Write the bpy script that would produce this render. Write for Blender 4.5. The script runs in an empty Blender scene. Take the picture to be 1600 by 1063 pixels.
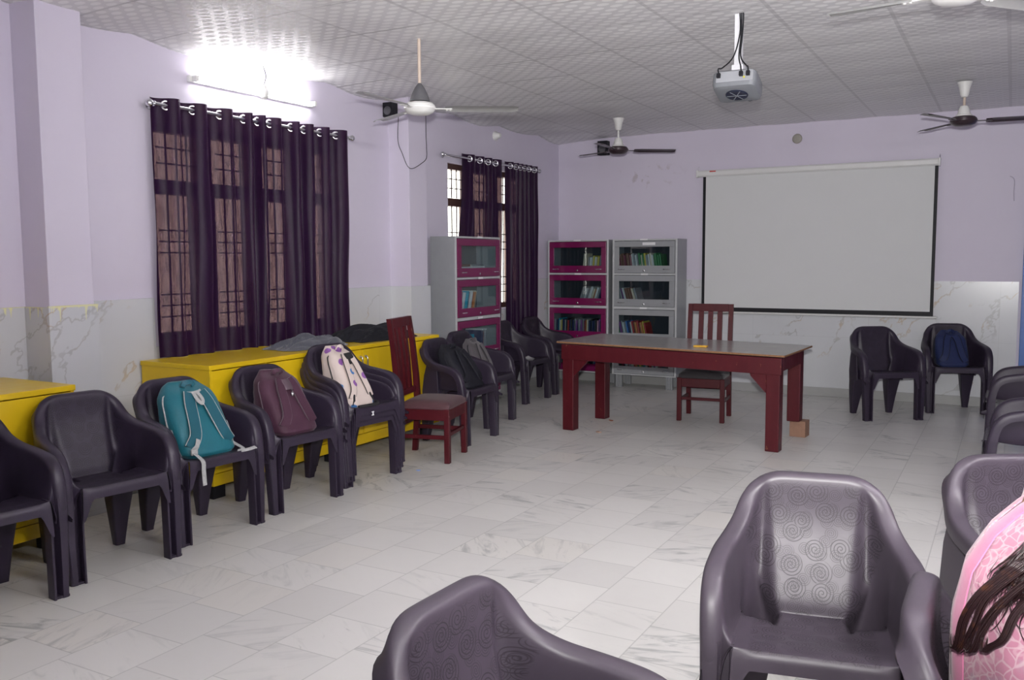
import bpy, bmesh, math, random
from math import pi, sin, cos, radians as R
from mathutils import Vector, Matrix, noise

random.seed(7)
SC = bpy.context.scene
COL = SC.collection

# ------------------------------------------------------------------ camera
F_PX = 1400.0
yaw, pitch, roll = R(-29.15), R(5.25), R(-.29)
cf = Vector((sin(yaw)*cos(pitch), cos(yaw)*cos(pitch), -sin(pitch)))
cr = Vector((cos(yaw), -sin(yaw), 0))
cu = cr.cross(cf)
cr, cu = cr*cos(roll) + cu*sin(roll), -cr*sin(roll) + cu*cos(roll)
cam = bpy.data.cameras.new('camera')
cam.sensor_width = 36
cam.lens = 36*F_PX/1600
cam.clip_start = .05
camo = bpy.data.objects.new('camera', cam)
COL.objects.link(camo)
m3 = Matrix((cr, cu, -cf)).transposed()
camo.matrix_world = Matrix.Translation((0, 0, 1.5)) @ m3.to_4x4()
SC.camera = camo

# ------------------------------------------------------------------ colour management, world, lights
SC.view_settings.view_transform = 'Standard'
SC.view_settings.look = 'None'
SC.view_settings.exposure = 1.8
SC.view_settings.gamma = 1.0
SC.view_settings.use_curve_mapping = False
W = bpy.data.worlds.new('daylight')
SC.world = W
W.use_nodes = True
W.node_tree.nodes['Background'].inputs['Color'].default_value = (1.0, .93, .83, 1)
W.node_tree.nodes['Background'].inputs['Strength'].default_value = 1.9
SC.cycles.max_bounces = 10
SC.cycles.transparent_max_bounces = 16
SC.cycles.sample_clamp_indirect = 6
SC.cycles.caustics_reflective = False
SC.cycles.caustics_refractive = False

fl = bpy.data.lights.new('camera_flash', 'SPOT')      # the flash on top of the camera
fl.energy = 330
fl.color = (1.0, .985, .96)
fl.spot_size = R(96)
fl.spot_blend = 1.0
fl.shadow_soft_size = .035
flo = bpy.data.objects.new('camera_flash', fl)
COL.objects.link(flo)
flo.location = (0.0, 0.0, 1.66)
flo.rotation_euler = (Vector((-2.6, 9.0, 3.6)) - flo.location).to_track_quat('-Z', 'Y').to_euler()

TUBE_L = 10.0          # radiance of the near-left fluorescent tube
TUBE_M = 105.0          # radiance of the unseen tubes on the right wall

# ------------------------------------------------------------------ room numbers
XL, XR, YB, YF, H = -4.9, 1.25, 9.98, -2.4, 2.92
WZ = 1.25              # top of the tiled dado

# ------------------------------------------------------------------ object helpers
def tag(o, label=None, cat=None, group=None, kind=None):
    if label: o['label'] = label
    if cat: o['category'] = cat
    if group: o['group'] = group
    if kind: o['kind'] = kind
    return o

def thing(name, label, cat, loc=(0, 0, 0), rz=0.0, group=None):
    o = bpy.data.objects.new(name, None)
    o.empty_display_size = .1
    COL.objects.link(o)
    o.location = loc
    o.rotation_euler = (0, 0, rz)
    return tag(o, label, cat, group)

def obj(name, bm, mats, parent=None, smooth=None, loc=None, rot=None):
    me = bpy.data.meshes.new(name)
    if isinstance(bm, bmesh.types.BMesh):
        bm.normal_update()
        bm.to_mesh(me)
        bm.free()
    else:
        me.from_pydata(bm[0], [], bm[1])
        me.update()
    if not isinstance(mats, (list, tuple)): mats = [mats]
    for m in mats: me.materials.append(m)
    if smooth is not None:
        me.polygons.foreach_set('use_smooth', [True]*len(me.polygons))
        if smooth < 179: me.set_sharp_from_angle(angle=R(smooth))
    o = bpy.data.objects.new(name, me)
    COL.objects.link(o)
    if parent: o.parent = parent
    if loc is not None: o.location = loc
    if rot is not None: o.rotation_euler = rot
    return o

def copy_tree(o, parent=None):
    c = o.copy()
    COL.objects.link(c)
    if parent: c.parent = parent
    for ch in list(o.children): copy_tree(ch, c)
    return c

def struct(name, bm, mats, label=None, parent=None, smooth=None):
    o = obj(name, bm, mats, parent, smooth)
    if parent is None: tag(o, label, None, None, 'structure')
    return o

def nb(): return bmesh.new()

def box(bm, lo, hi, bev=0.0, seg=2, mat=0, M=None):
    lo, hi = Vector(lo), Vector(hi)
    g = bmesh.ops.create_cube(bm, size=1.0)
    vs = g['verts']
    c, s = (lo+hi)/2, hi-lo
    for v in vs: v.co = Vector((v.co.x*s.x, v.co.y*s.y, v.co.z*s.z)) + c
    fs = {f for v in vs for f in v.link_faces}
    if bev > 0:
        es = list({e for v in vs for e in v.link_edges})
        r = bmesh.ops.bevel(bm, geom=es, offset=bev, segments=seg, profile=.5, affect='EDGES')
        vs = list({v for f in r['faces'] for v in f.verts})
        fs = {f for v in vs for f in v.link_faces}
        vs = list({v for f in fs for v in f.verts})
    for f in fs: f.material_index = mat
    if M is not None:
        for v in vs: v.co = M @ v.co
    return vs

def loft(bm, rings, closed=True, caps=True, mat=0):
    vr = [[bm.verts.new(p) for p in r] for r in rings]
    n = len(vr[0])
    for a, b in zip(vr[:-1], vr[1:]):
        for i in range(n if closed else n-1):
            j = (i+1) % n
            try: bm.faces.new((a[i], a[j], b[j], b[i])).material_index = mat
            except ValueError: pass
    if caps and closed:
        bm.faces.new(list(reversed(vr[0]))).material_index = mat
        bm.faces.new(vr[-1]).material_index = mat
    return vr

def circ(c, r, n=12, ax='z', ry=None):
    ry = r if ry is None else ry
    out = []
    for i in range(n):
        a = 2*pi*i/n
        u, v = r*cos(a), ry*sin(a)
        if ax == 'z': out.append(Vector((c[0]+u, c[1]+v, c[2])))
        elif ax == 'y': out.append(Vector((c[0]+u, c[1], c[2]-v)))
        else: out.append(Vector((c[0], c[1]+u, c[2]+v)))
    return out

def lathe(bm, prof, c=(0, 0, 0), n=24, mat=0, ax='z'):
    """prof: list of (radius, height)"""
    rings = []
    for r, h in prof:
        p = (c[0], c[1], c[2]+h) if ax == 'z' else ((c[0], c[1]+h, c[2]) if ax == 'y' else (c[0]+h, c[1], c[2]))
        rings.append(circ(p, max(r, 1e-4), n, ax))
    loft(bm, rings, True, True, mat)

def tube(bm, pts, r, n=8, mat=0, caps=True):
    pts = [Vector(p) for p in pts]
    rr = r if isinstance(r, (list, tuple)) else [r]*len(pts)
    t0 = (pts[1]-pts[0]).normalized()
    up = Vector((0, 0, 1)) if abs(t0.z) < .9 else Vector((1, 0, 0))
    u = t0.cross(up).normalized()
    rings = []
    for i, p in enumerate(pts):
        t = (pts[min(i+1, len(pts)-1)] - pts[max(i-1, 0)]).normalized()
        u = (u - t*u.dot(t))
        u = u.normalized() if u.length > 1e-6 else t.orthogonal().normalized()
        v = t.cross(u)
        rings.append([p + (u*cos(2*pi*k/n) + v*sin(2*pi*k/n))*rr[i] for k in range(n)])
    loft(bm, rings, True, caps, mat)

def spline(pts, n=8):
    """catmull-rom through pts"""
    P = [Vector(p) for p in pts]
    P = [2*P[0]-P[1]] + P + [2*P[-1]-P[-2]]
    out = []
    for i in range(1, len(P)-2):
        p0, p1, p2, p3 = P[i-1:i+3]
        for k in range(n):
            t = k/n
            out.append(.5*((2*p1) + (p2-p0)*t + (2*p0-5*p1+4*p2-p3)*t*t + (-p0+3*p1-3*p2+p3)*t*t*t))
    out.append(P[-2])
    return out

def ribbon(bm, pts, normals, w, th, mat=0):
    """flat strap following pts, lying on the surface whose normals are given"""
    pts = [Vector(p) for p in pts]
    rings = []
    for i, p in enumerate(pts):
        t = (pts[min(i+1, len(pts)-1)] - pts[max(i-1, 0)]).normalized()
        n = Vector(normals[i]).normalized()
        s = t.cross(n).normalized()
        ww = w[i] if isinstance(w, (list, tuple)) else w
        rings.append([p - s*ww/2 + n*th*.2, p - s*ww*.42 + n*th, p + s*ww*.42 + n*th, p + s*ww/2 + n*th*.2, p + s*ww*.42 - n*th*.5, p - s*ww*.42 - n*th*.5])
    loft(bm, rings, True, True, mat)

def smooth01(a, b, x):
    t = min(max((x-a)/(b-a), 0), 1)
    return t*t*(3-2*t)

# ------------------------------------------------------------------ material helpers
class NT:
    def __init__(s, name):
        s.m = bpy.data.materials.new(name)
        s.m.use_nodes = True
        s.t = s.m.node_tree
        s.b = s.t.nodes['Principled BSDF']
        s.out = s.t.nodes['Material Output']
    def n(s, typ, **kw):
        nd = s.t.nodes.new('ShaderNode'+typ)
        for k, v in kw.items(): setattr(nd, k, v)
        return nd
    def put(s, sock, v):
        if isinstance(v, bpy.types.NodeSocket): s.t.links.new(v, sock)
        else:
            if hasattr(sock, 'default_value') and not isinstance(sock.default_value, float) and isinstance(v, tuple) and len(v) == 3 and len(sock.default_value) == 4: v = v + (1,)
            sock.default_value = v
    def math(s, op, a, b=0.0, c=0.0, clamp=False):
        nd = s.n('Math', operation=op, use_clamp=clamp)
        s.put(nd.inputs[0], a); s.put(nd.inputs[1], b); s.put(nd.inputs[2], c)
        return nd.outputs[0]
    def step(s, a, b, x):
        nd = s.n('MapRange', interpolation_type='SMOOTHSTEP')
        s.put(nd.inputs['Value'], x)
        s.put(nd.inputs['From Min'], a); s.put(nd.inputs['From Max'], b)
        return nd.outputs[0]
    def mix(s, f, a, b, blend='MIX'):
        nd = s.n('Mix', data_type='RGBA', blend_type=blend)
        s.put(nd.inputs[0], f); s.put(nd.inputs[6], a); s.put(nd.inputs[7], b)
        return nd.outputs[2]
    def noise(s, vec, scale, detail=3, rough=.55, dist=0.0):
        nd = s.n('TexNoise')
        if vec is not None: s.t.links.new(vec, nd.inputs['Vector'])
        nd.inputs['Scale'].default_value = scale
        nd.inputs['Detail'].default_value = detail
        nd.inputs['Roughness'].default_value = rough
        nd.inputs['Distortion'].default_value = dist
        return nd.outputs[0]
    def xyz(s, vec=None):
        if vec is None: vec = s.n('NewGeometry').outputs['Position']
        nd = s.n('SeparateXYZ'); s.t.links.new(vec, nd.inputs[0])
        return nd.outputs
    def comb(s, x, y, z=0.0):
        nd = s.n('CombineXYZ')
        s.put(nd.inputs[0], x); s.put(nd.inputs[1], y); s.put(nd.inputs[2], z)
        return nd.outputs[0]
    def vscale(s, vec, sx, sy, sz):
        nd = s.n('VectorMath', operation='MULTIPLY')
        s.t.links.new(vec, nd.inputs[0]); nd.inputs[1].default_value = (sx, sy, sz)
        return nd.outputs[0]
    def bump(s, h, strength=.3, dist=.01):
        nd = s.n('Bump')
        s.put(nd.inputs['Height'], h)
        nd.inputs['Strength'].default_value = strength
        nd.inputs['Distance'].default_value = dist
        s.t.links.new(nd.outputs[0], s.b.inputs['Normal'])
    def set(s, col=None, rough=None, metal=None, spec=None):
        if col is not None: s.put(s.b.inputs['Base Color'], col)
        if rough is not None: s.put(s.b.inputs['Roughness'], rough)
        if metal is not None: s.put(s.b.inputs['Metallic'], metal)
        if spec is not None: s.put(s.b.inputs['Specular IOR Level'], spec)
        return s

def obco(s): return s.n('TexCoord').outputs['Object']

def plain(name, col, rough=.5, metal=0.0, var=.12, scale=30, spec=.5, bump=0.0):
    s = NT(name)
    v = s.noise(obco(s), scale, 4)
    c2 = tuple(max(0, x*(1-var)) for x in col)
    c1 = tuple(min(1, x*(1+var)) for x in col)
    s.set(s.mix(v, c2, c1), rough, metal, spec)
    if bump: s.bump(v, bump, .004)
    return s.m

def fabric(name, col, var=.25, rough=.85, sheen=.3, scale=260):
    s = NT(name)
    co = obco(s)
    v = s.noise(co, scale, 2)
    w = s.noise(co, 9, 4)
    k = s.math('ADD', s.math('MULTIPLY', v, .5), s.math('MULTIPLY', w, .5))
    s.set(s.mix(k, tuple(x*(1-var) for x in col), tuple(min(1, x*(1+var)) for x in col)), rough)
    s.b.inputs['Sheen Weight'].default_value = sheen
    s.bump(k, .35, .003)
    return s.m
# ------------------------------------------------------------------ materials of the room
def mat_floor():
    s = NT('marble_floor')
    x, y, z = s.xyz()
    T = .3085
    u = s.math('DIVIDE', s.math('ADD', x, 20*T-.0+.0), T)
    u = s.math('ADD', u, .0)
    col = s.math('FLOOR', u)
    wn = s.n('TexWhiteNoise', noise_dimensions='1D'); s.put(wn.inputs['W'], col)
    v = s.math('ADD', s.math('DIVIDE', y, .318), wn.outputs[0])
    row = s.math('FLOOR', v)
    fu, fv = s.math('FRACT', u), s.math('FRACT', v)
    eu = s.math('MINIMUM', fu, s.math('SUBTRACT', 1.0, fu))
    ev = s.math('MINIMUM', fv, s.math('SUBTRACT', 1.0, fv))
    joint = s.math('SUBTRACT', 1.0, s.step(.004, .012, s.math('MINIMUM', eu, ev)))
    w2 = s.n('TexWhiteNoise', noise_dimensions='3D')
    s.put(w2.inputs['Vector'], s.comb(col, row, 1.0))
    rv, rc = w2.outputs[0], w2.outputs[1]
    rx, ry, rz = s.xyz(rc)
    # veins turned per tile
    a = s.math('MULTIPLY', s.math('SUBTRACT', rx, .5), 2.4)
    ca, sa = s.math('COSINE', a), s.math('SINE', a)
    px = s.math('SUBTRACT', s.math('MULTIPLY', x, ca), s.math('MULTIPLY', y, sa))
    py = s.math('ADD', s.math('MULTIPLY', x, sa), s.math('MULTIPLY', y, ca))
    vc = s.comb(s.math('ADD', s.math('MULTIPLY', px, 2.6), s.math('MULTIPLY', rv, 37)), s.math('ADD', s.math('MULTIPLY', py, 12), s.math('MULTIPLY', ry, 23)), rz)
    n1 = s.noise(vc, 1.0, 6, .62, 1.3)
    n2 = s.noise(vc, 3.1, 5, .6, .6)
    vein = s.math('MULTIPLY', s.step(.50, .68, n1), s.step(.3, 1.0, ry))
    vein2 = s.math('MULTIPLY', s.step(.62, .78, n2), s.step(.45, 1.0, rz))
    base = s.mix(rv, (.66, .65, .63), (.74, .73, .705))
    base = s.mix(s.math('MULTIPLY', s.step(.8, 1.0, rx), .2), base, (.60, .55, .47))
    base = s.mix(s.math('MULTIPLY', vein, .66), base, (.25, .265, .265))
    base = s.mix(s.math('MULTIPLY', vein2, .6), base, (.34, .34, .33))
    grime = s.noise(s.comb(x, y, 0.0), 1.1, 5, .6)
    base = s.mix(s.math('MULTIPLY', s.step(.45, .75, grime), .22), base, (.52, .505, .48))
    base = s.mix(s.math('MULTIPLY', joint, .42), base, (.26, .26, .25))
    s.set(base, s.math('ADD', .26, s.math('MULTIPLY', n2, .2)), spec=.4)
    s.bump(s.math('MULTIPLY', joint, -1.0), .15, .002)
    return s.m

def mat_ceiling():
    s = NT('printed_ceiling_panels')
    x, y, z = s.xyz()
    u = s.math('DIVIDE', s.math('ADD', x, 12.08), .6)
    v = s.math('DIVIDE', s.math('ADD', y, 11.83), .61)
    fu, fv = s.math('FRACT', u), s.math('FRACT', v)
    wob = s.math('MULTIPLY', s.math('SUBTRACT', s.noise(s.comb(x, y, 0.0), 2.3, 2), .5), .012)
    eu = s.math('ADD', s.math('MINIMUM', fu, s.math('SUBTRACT', 1.0, fu)), wob)
    ev = s.math('ADD', s.math('MINIMUM', fv, s.math('SUBTRACT', 1.0, fv)), wob)
    ju = s.math('SUBTRACT', 1.0, s.step(.016, .024, eu))
    jv = s.math('SUBTRACT', 1.0, s.step(.010, .017, ev))
    joint = s.math('MAXIMUM', s.math('MULTIPLY', ju, .42), s.math('MULTIPLY', jv, s.math('ADD', .35, s.math('MULTIPLY', .65, s.step(.35, .65, s.noise(s.comb(x, y, 3.0), 1.3, 2))))))
    p = s.math('DIVIDE', y, .058)
    row = s.math('FLOOR', p)
    q = s.math('ADD', s.math('DIVIDE', x, .112), s.math('MULTIPLY', s.math('MODULO', s.math('ADD', row, 400.0), 2.0), .5))
    du = s.math('DIVIDE', s.math('SUBTRACT', s.math('FRACT', q), .5), .35)
    dv = s.math('DIVIDE', s.math('SUBTRACT', s.math('FRACT', p), .5), .40)
    r = s.math('SQRT', s.math('ADD', s.math('MULTIPLY', du, du), s.math('MULTIPLY', dv, dv)))
    oval = s.math('SUBTRACT', 1.0, s.step(.88, 1.02, r))
    gw = s.n('TexWhiteNoise', noise_dimensions='2D')
    s.put(gw.inputs['Vector'], s.comb(s.math('FLOOR', u), s.math('FLOOR', v)))
    base = s.mix(gw.outputs[0], (.66, .655, .67), (.72, .715, .73))
    base = s.mix(s.math('MULTIPLY', oval, .95), base, (.87, .865, .875))
    dirt = s.noise(s.comb(x, y, 0.0), .9, 4)
    base = s.mix(s.math('MULTIPLY', s.step(.5, .8, dirt), .15), base, (.42, .40, .36))
    base = s.mix(s.math('MULTIPLY', joint, .6), base, (.20, .19, .20))
    s.set(base, s.math('ADD', .40, s.math('MULTIPLY', oval, .25)), spec=.4)
    s.bump(s.math('ADD', s.math('MULTIPLY', oval, .12), s.math('MULTIPLY', joint, -1.0)), .12, .003)
    return s.m

def mat_wall():
    s = NT('lavender_wall_paint')
    g = s.n('NewGeometry')
    pos = g.outputs['Position']
    x, y, z = s.xyz(pos)
    n1 = s.noise(pos, 1.4, 5, .6)
    n2 = s.noise(pos, 45, 3)
    base = s.mix(n1, (.60, .553, .672), (.675, .635, .745))
    # scuffs on the far wall under the second fan
    d = s.math('SQRT', s.math('ADD', s.math('POWER', s.math('DIVIDE', s.math('ADD', x, 3.72), .5), 2.0), s.math('POWER', s.math('DIVIDE', s.math('SUBTRACT', z, 2.44), .17), 2.0)))
    far = s.math('GREATER_THAN', y, 9.9)
    sc = s.math('MULTIPLY', s.math('MULTIPLY', s.math('SUBTRACT', 1.0, s.step(.4, 1.0, d)), far), s.step(.56, .66, s.noise(pos, 9, 4, .6, 1.0)))
    base = s.mix(s.math('MULTIPLY', sc, .4), base, (.30, .24, .24))
    s.set(base, .55, spec=.3)
    s.bump(n2, .06, .004)
    return s.m

def mat_dado(drip=False):
    s = NT('veined_wall_tile_dripped' if drip else 'veined_wall_tile')
    g = s.n('NewGeometry')
    pos = g.outputs['Position']
    x, y, z = s.xyz(pos)
    t = s.math('ADD', x, y)
    ft = s.math('FRACT', s.math('DIVIDE', s.math('ADD', t, 20.13), 1.2))
    fz = s.math('FRACT', s.math('DIVIDE', s.math('ADD', z, .58), .61))
    e = s.math('MINIMUM', s.math('MULTIPLY', s.math('MINIMUM', ft, s.math('SUBTRACT', 1.0, ft)), 1.2), s.math('MULTIPLY', s.math('MINIMUM', fz, s.math('SUBTRACT', 1.0, fz)), .61))
    joint = s.math('SUBTRACT', 1.0, s.step(.0008, .003, e))
    cell = s.comb(s.math('FLOOR', s.math('DIVIDE', s.math('ADD', t, 20.13), 1.2)), s.math('FLOOR', s.math('DIVIDE', s.math('ADD', z, .58), .61)), 0.0)
    off = s.vscale(cell, 3.7, 5.1, 0)
    vec = s.n('VectorMath', operation='ADD')
    s.put(vec.inputs[0], s.comb(s.math('SUBTRACT', s.math('MULTIPLY', t, .9), s.math('MULTIPLY', z, .75)), s.math('ADD', s.math('MULTIPLY', z, .55), s.math('MULTIPLY', t, .35)), 0.0)); s.put(vec.inputs[1], off)
    nz = s.noise(vec.outputs[0], .85, 6, .6, .2)
    line = s.math('SUBTRACT', 1.0, s.step(.0015, .0075, s.math('ABSOLUTE', s.math('SUBTRACT', nz, .5))))
    msk = s.step(.42, .55, s.noise(vec.outputs[0], 2.3, 3))
    warm = s.step(.45, .6, s.noise(pos, 3.0, 3))
    cloud = s.noise(pos, 1.7, 4)
    base = s.mix(cloud, (.55, .565, .60), (.63, .64, .665))
    vcol = s.mix(warm, (.38, .38, .39), (.46, .33, .19))
    base = s.mix(s.math('MULTIPLY', s.math('MULTIPLY', line, msk), .62), base, vcol)
    base = s.mix(s.math('MULTIPLY', joint, .3), base, (.36, .36, .38))
    if drip:      # old yellow paint run down from the edge of the wall paint
        nd = s.noise(s.comb(s.math('MULTIPLY', t, 1.0), 0.0, 0.0), 30, 2, .6)
        ln = s.math('ADD', .006, s.math('MULTIPLY', s.math('POWER', s.step(.47, .74, nd), 2.0), .19))
        dr = s.step(0.0, .006, s.math('SUBTRACT', z, s.math('SUBTRACT', 1.236, ln)))
        dr = s.math('MULTIPLY', dr, s.step(.38, .5, s.noise(s.comb(t, 0.0, 4.0), 6, 2)))
        base = s.mix(s.math('MULTIPLY', dr, .85), base, (.78, .76, .42))
    s.set(base, .22, spec=.45)
    return s.m

M_FLOOR, M_CEIL, M_WALL = mat_floor(), mat_ceiling(), mat_wall()
M_DADO, M_DADO2 = mat_dado(), mat_dado(True)
M_SKIRT = plain('grey_skirting_stone', (.36, .36, .36), .35, scale=6)
M_CHROME = plain('polished_steel', (.75, .75, .78), .18, 1.0, .05)
M_BLACK = plain('black_plastic', (.012, .012, .016), .55, spec=.25)
M_WHITE = plain('white_enamel', (.74, .74, .73), .35, 0, .04)
M_PAPER = plain('white_paper', (.78, .78, .80), .8, 0, .04)
M_FRAME = plain('brown_window_frame', (.075, .035, .028), .5)
M_IRON = plain('painted_window_iron', (.06, .035, .035), .5)
M_DOOR = plain('blue_door_paint', (.03, .12, .42), .4)

def glass_mat(name, tint=(.93, .96, .97), refl=1.0):
    s = NT(name)
    tr = s.n('BsdfTransparent'); tr.inputs[0].default_value = tint + (1,)
    gl = s.n('BsdfGlossy'); gl.inputs['Roughness'].default_value = .03
    fr = s.n('Fresnel'); fr.inputs['IOR'].default_value = 1.5
    mx = s.n('MixShader')
    front = s.math('SUBTRACT', 1.0, s.n('NewGeometry').outputs['Backfacing'])
    s.t.links.new(s.math('MULTIPLY', s.math('MULTIPLY', fr.outputs[0], refl), front, clamp=True), mx.inputs[0])
    s.t.links.new(tr.outputs[0], mx.inputs[1]); s.t.links.new(gl.outputs[0], mx.inputs[2])
    s.t.links.new(mx.outputs[0], s.out.inputs[0])
    return s.m
M_GLASS = glass_mat('window_glass')
M_CASEGLASS = glass_mat('bookcase_glass', (.80, .86, .88), 1.3)

def emit_mat(name, col, st):
    s = NT(name)
    s.set((.9, .9, .9), .4)
    s.b.inputs['Emission Color'].default_value = col + (1,)
    s.b.inputs['Emission Strength'].default_value = st
    return s.m
M_TUBE = emit_mat('lit_fluorescent_tube', (1.0, .985, .97), TUBE_L)
M_TUBE2 = emit_mat('bright_fluorescent_tube', (1.0, .985, .97), TUBE_M)

# ------------------------------------------------------------------ room shell
bm = nb()
box(bm, (XL-.3, YF-.2, -.1), (XR+.3, YB+.3, 0))
struct('floor', bm, M_FLOOR, 'pale grey marble tile floor of the whole room')

# ceiling: panels sag a little, most where they meet the left wall
bm = nb()
nx, ny = 62, 124
def ceil_z(x, y):
    k = math.exp(-max(x-XL, 0)/.35)
    ph = (y+11.83)/.61
    sag = .010*abs(sin(pi*ph)) * abs(sin(pi*(x+12.08)/.6))
    w = .045*k*abs(sin(pi*(y-3.9)/.92)) + .012*k*sin(2*pi*y/1.9)
    return H - sag - w
g = [[bm.verts.new((XL-.05+(XR-XL+.1)*i/nx, YF-.05+(YB-YF+.1)*j/ny, 0)) for j in range(ny+1)] for i in range(nx+1)]
for row in g:
    for v in row: v.co.z = ceil_z(v.co.x, v.co.y)
for i in range(nx):
    for j in range(ny): bm.faces.new((g[i][j], g[i][j+1], g[i+1][j+1], g[i+1][j]))
cei = struct('ceiling', bm, M_CEIL, 'suspended ceiling of grey panels printed with pale ovals', None, 180)
bm = nb(); box(bm, (XL-.3, YF-.2, H+.06), (XR+.3, YB+.3, H+.16)); struct('ceiling_slab', bm, M_WALL, 'flat slab above the suspended ceiling')

W1 = (4.02, 5.86, .95, 2.40)       # window 1: y0 y1 z0 z1
W2 = (7.50, 9.20, .95, 2.44)
TH = .24
bm = nb()
ys = [YF-.2, W1[0], W1[1], W2[0], W2[1], YB+.2]
for a, b, w in ((ys[0], ys[1], None), (ys[1], ys[2], W1), (ys[2], ys[3], None), (ys[3], ys[4], W2), (ys[4], ys[5], None)):
    if w is None: box(bm, (XL-TH, a, -.05), (XL, b, H+.07))
    else:
        box(bm, (XL-TH, a, -.05), (XL, b, w[2])); box(bm, (XL-TH, a, w[3]), (XL, b, H+.07))
struct('wall_left', bm, M_WALL, 'lavender painted left wall with the two curtained windows')
bm = nb(); box(bm, (XL-TH, YB, -.05), (XR+.24, YB+.2, H+.07)); struct('wall_back', bm, M_WALL, 'lavender far wall behind the projection screen')
bm = nb(); box(bm, (XR, YF-.2, -.05), (XR+.2, YB+.2, H+.07)); struct('wall_right', bm, M_WALL, 'lavender right wall beside the row of chairs')
bm = nb(); box(bm, (XL-TH, YF-.2, -.05), (XR+.2, YF, H+.07)); struct('wall_rear', bm, M_WALL, 'lavender wall at the rear of the room')

# pilasters on the left wall
PX = -4.68
for k, (a, b) in enumerate(((3.103, 3.381), (6.545, 6.815))):
    bm = nb(); box(bm, (XL-.02, a, -.02), (PX, b, H-.004), .004)
    struct('trim_%d' % (k+1), bm, M_WALL, ['lavender pillar beside the near curtained window', 'lavender pillar carrying the small black speaker'][k])
# tiled dado
T = .016
bm = nb()
box(bm, (XL, YF, 0), (XL+T, 3.103, 1.236)); box(bm, (XL+T, 3.103-T, 0), (PX, 3.103, 1.236)); box(bm, (PX, 3.103-T, 0), (PX+T, 3.381+T, 1.243))
box(bm, (XL, 3.381, 0), (PX, 3.381+T, 1.243))
struct('trim_3', bm, M_DADO2, 'veined tiles with yellow paint drips around the near pillar')
bm = nb()
box(bm, (XL, 3.40, 0), (XL+T, W1[0]-.05, WZ)); box(bm, (XL, W1[0]-.05, 0), (XL+T, W1[1]+.05, .93)); box(bm, (XL, W1[1]+.05, 0), (XL+T, 6.545, WZ))
box(bm, (XL+T, 6.545-T, 0), (PX, 6.545, WZ)); box(bm, (PX, 6.545-T, 0), (PX+T, 6.815+T, WZ)); box(bm, (XL, 6.815, 0), (PX, 6.815+T, WZ))
box(bm, (XL, 6.84, 0), (XL+T, W2[0]-.05, WZ)); box(bm, (XL, W2[0]-.05, 0), (XL+T, W2[1]+.05, .93)); box(bm, (XL, W2[1]+.05, 0), (XL+T, YB, WZ))
struct('trim_4', bm, M_DADO, 'veined grey tile dado along the left wall')
bm = nb(); box(bm, (XL+T, YB-T, 0), (.06, YB, 1.243)); box(bm, (1.10, YB-T, 0), (XR, YB, 1.243))
struct('trim_5', bm, M_DADO, 'veined grey tile dado along the far wall')
bm = nb(); box(bm, (XL+T, YB-T-.012, 0), (.06, YB-T, .095), .003); struct('baseboard_back', bm, M_SKIRT, 'grey stone skirting under the far wall')
bm = nb(); box(bm, (XL+T, 6.84, 0), (XL+T+.012, YB-T-.012, .095), .003); box(bm, (XL+T, 3.40, 0), (XL+T+.012, 6.52, .095), .003)
struct('baseboard_left', bm, M_SKIRT, 'grey stone skirting under the left wall')

# windows with grilles
def window(idx, w, cols, label):
    y0, y1, z0, z1 = w
    x0, x1 = XL-.14, XL-.06
    zt = (1.935, 2.03) if idx == 1 else (2.02, 2.10)
    bm = nb()
    f = .055
    box(bm, (x0, y0, z0), (x1, y0+f, z1)); box(bm, (x0, y1-f, z0), (x1, y1, z1)); box(bm, (x0, y0+f, z0), (x1, y1-f, z0+f)); box(bm, (x0, y0+f, z1-f), (x1, y1-f, z1))
    box(bm, (x0, y0+f, zt[0]), (x1, y1-f, zt[1]))
    for a, b in cols:
        box(bm, (x0, a, z0+f), (x1, b, zt[0])); box(bm, (x0, a+.02, zt[1]), (x1, b-.02, z1-f))
    root = struct('window_%d' % idx, bm, M_FRAME, label)
    edges = [y0+f] + [v for c in cols for v in c] + [y1-f]
    for i in range(0, len(edges), 2):
        a, b = edges[i], edges[i+1]
        for lo, hi in ((z0+f, zt[0]), (zt[1], z1-f)):
            bm = nb()
            box(bm, (x0+.035, a, lo), (x0+.04, b, hi))
            obj('pane', bm, M_GLASS, root)
            bm = nb()
            nv = max(2, int(round((b-a)/.085)))
            for k in range(1, nv):
                yy = a+(b-a)*k/nv
                box(bm, (x1+.004, yy-.005, lo), (x1+.014, yy+.005, hi))
            hz = [lo+(hi-lo)*t for t in ((.12, .2, .28, .58, .66, .74) if hi-lo > .5 else (.33, .66))]
            for zz in hz: box(bm, (x1+.014, a, zz-.005), (x1+.020, b, zz+.005))
            obj('grille', bm, M_IRON, root)
window(1, W1, [(4.42, 4.58), (4.90, 5.07), (5.34, 5.62)], 'brown framed window with iron grille behind the wide near curtain')
window(2, W2, [(7.92, 8.10), (8.44, 8.60), (8.86, 8.92)], 'brown framed window with iron grille behind the far pair of curtains')
# blue door at the right end of the far wall
bm = nb()
box(bm, (.085, YB-.05, 0), (.145, YB, 2.1), .004); box(bm, (1.02, YB-.05, 0), (1.08, YB, 2.1), .004); box(bm, (.145, YB-.05, 2.04), (1.02, YB, 2.1), .004)
d = struct('door_1', bm, M_DOOR, 'blue door at the right end of the far wall')
bm = nb(); box(bm, (.147, YB-.035, .01), (1.018, YB-.005, 2.038), .004)
for a, b in ((.25, .9), (1.1, 1.9)): box(bm, (.26, YB-.045, a), (.9, YB-.034, b), .008)
obj('panel', bm, M_DOOR, d)
bm = nb(); lathe(bm, [(.03, 0), (.03, -.01), (.012, -.012), (.012, -.05), (.026, -.055), (.026, -.075), (.01, -.085)], (.92, YB-.036, 1.0), 16, ax='y'); obj('handle', bm, M_CHROME, d, 40)

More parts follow.
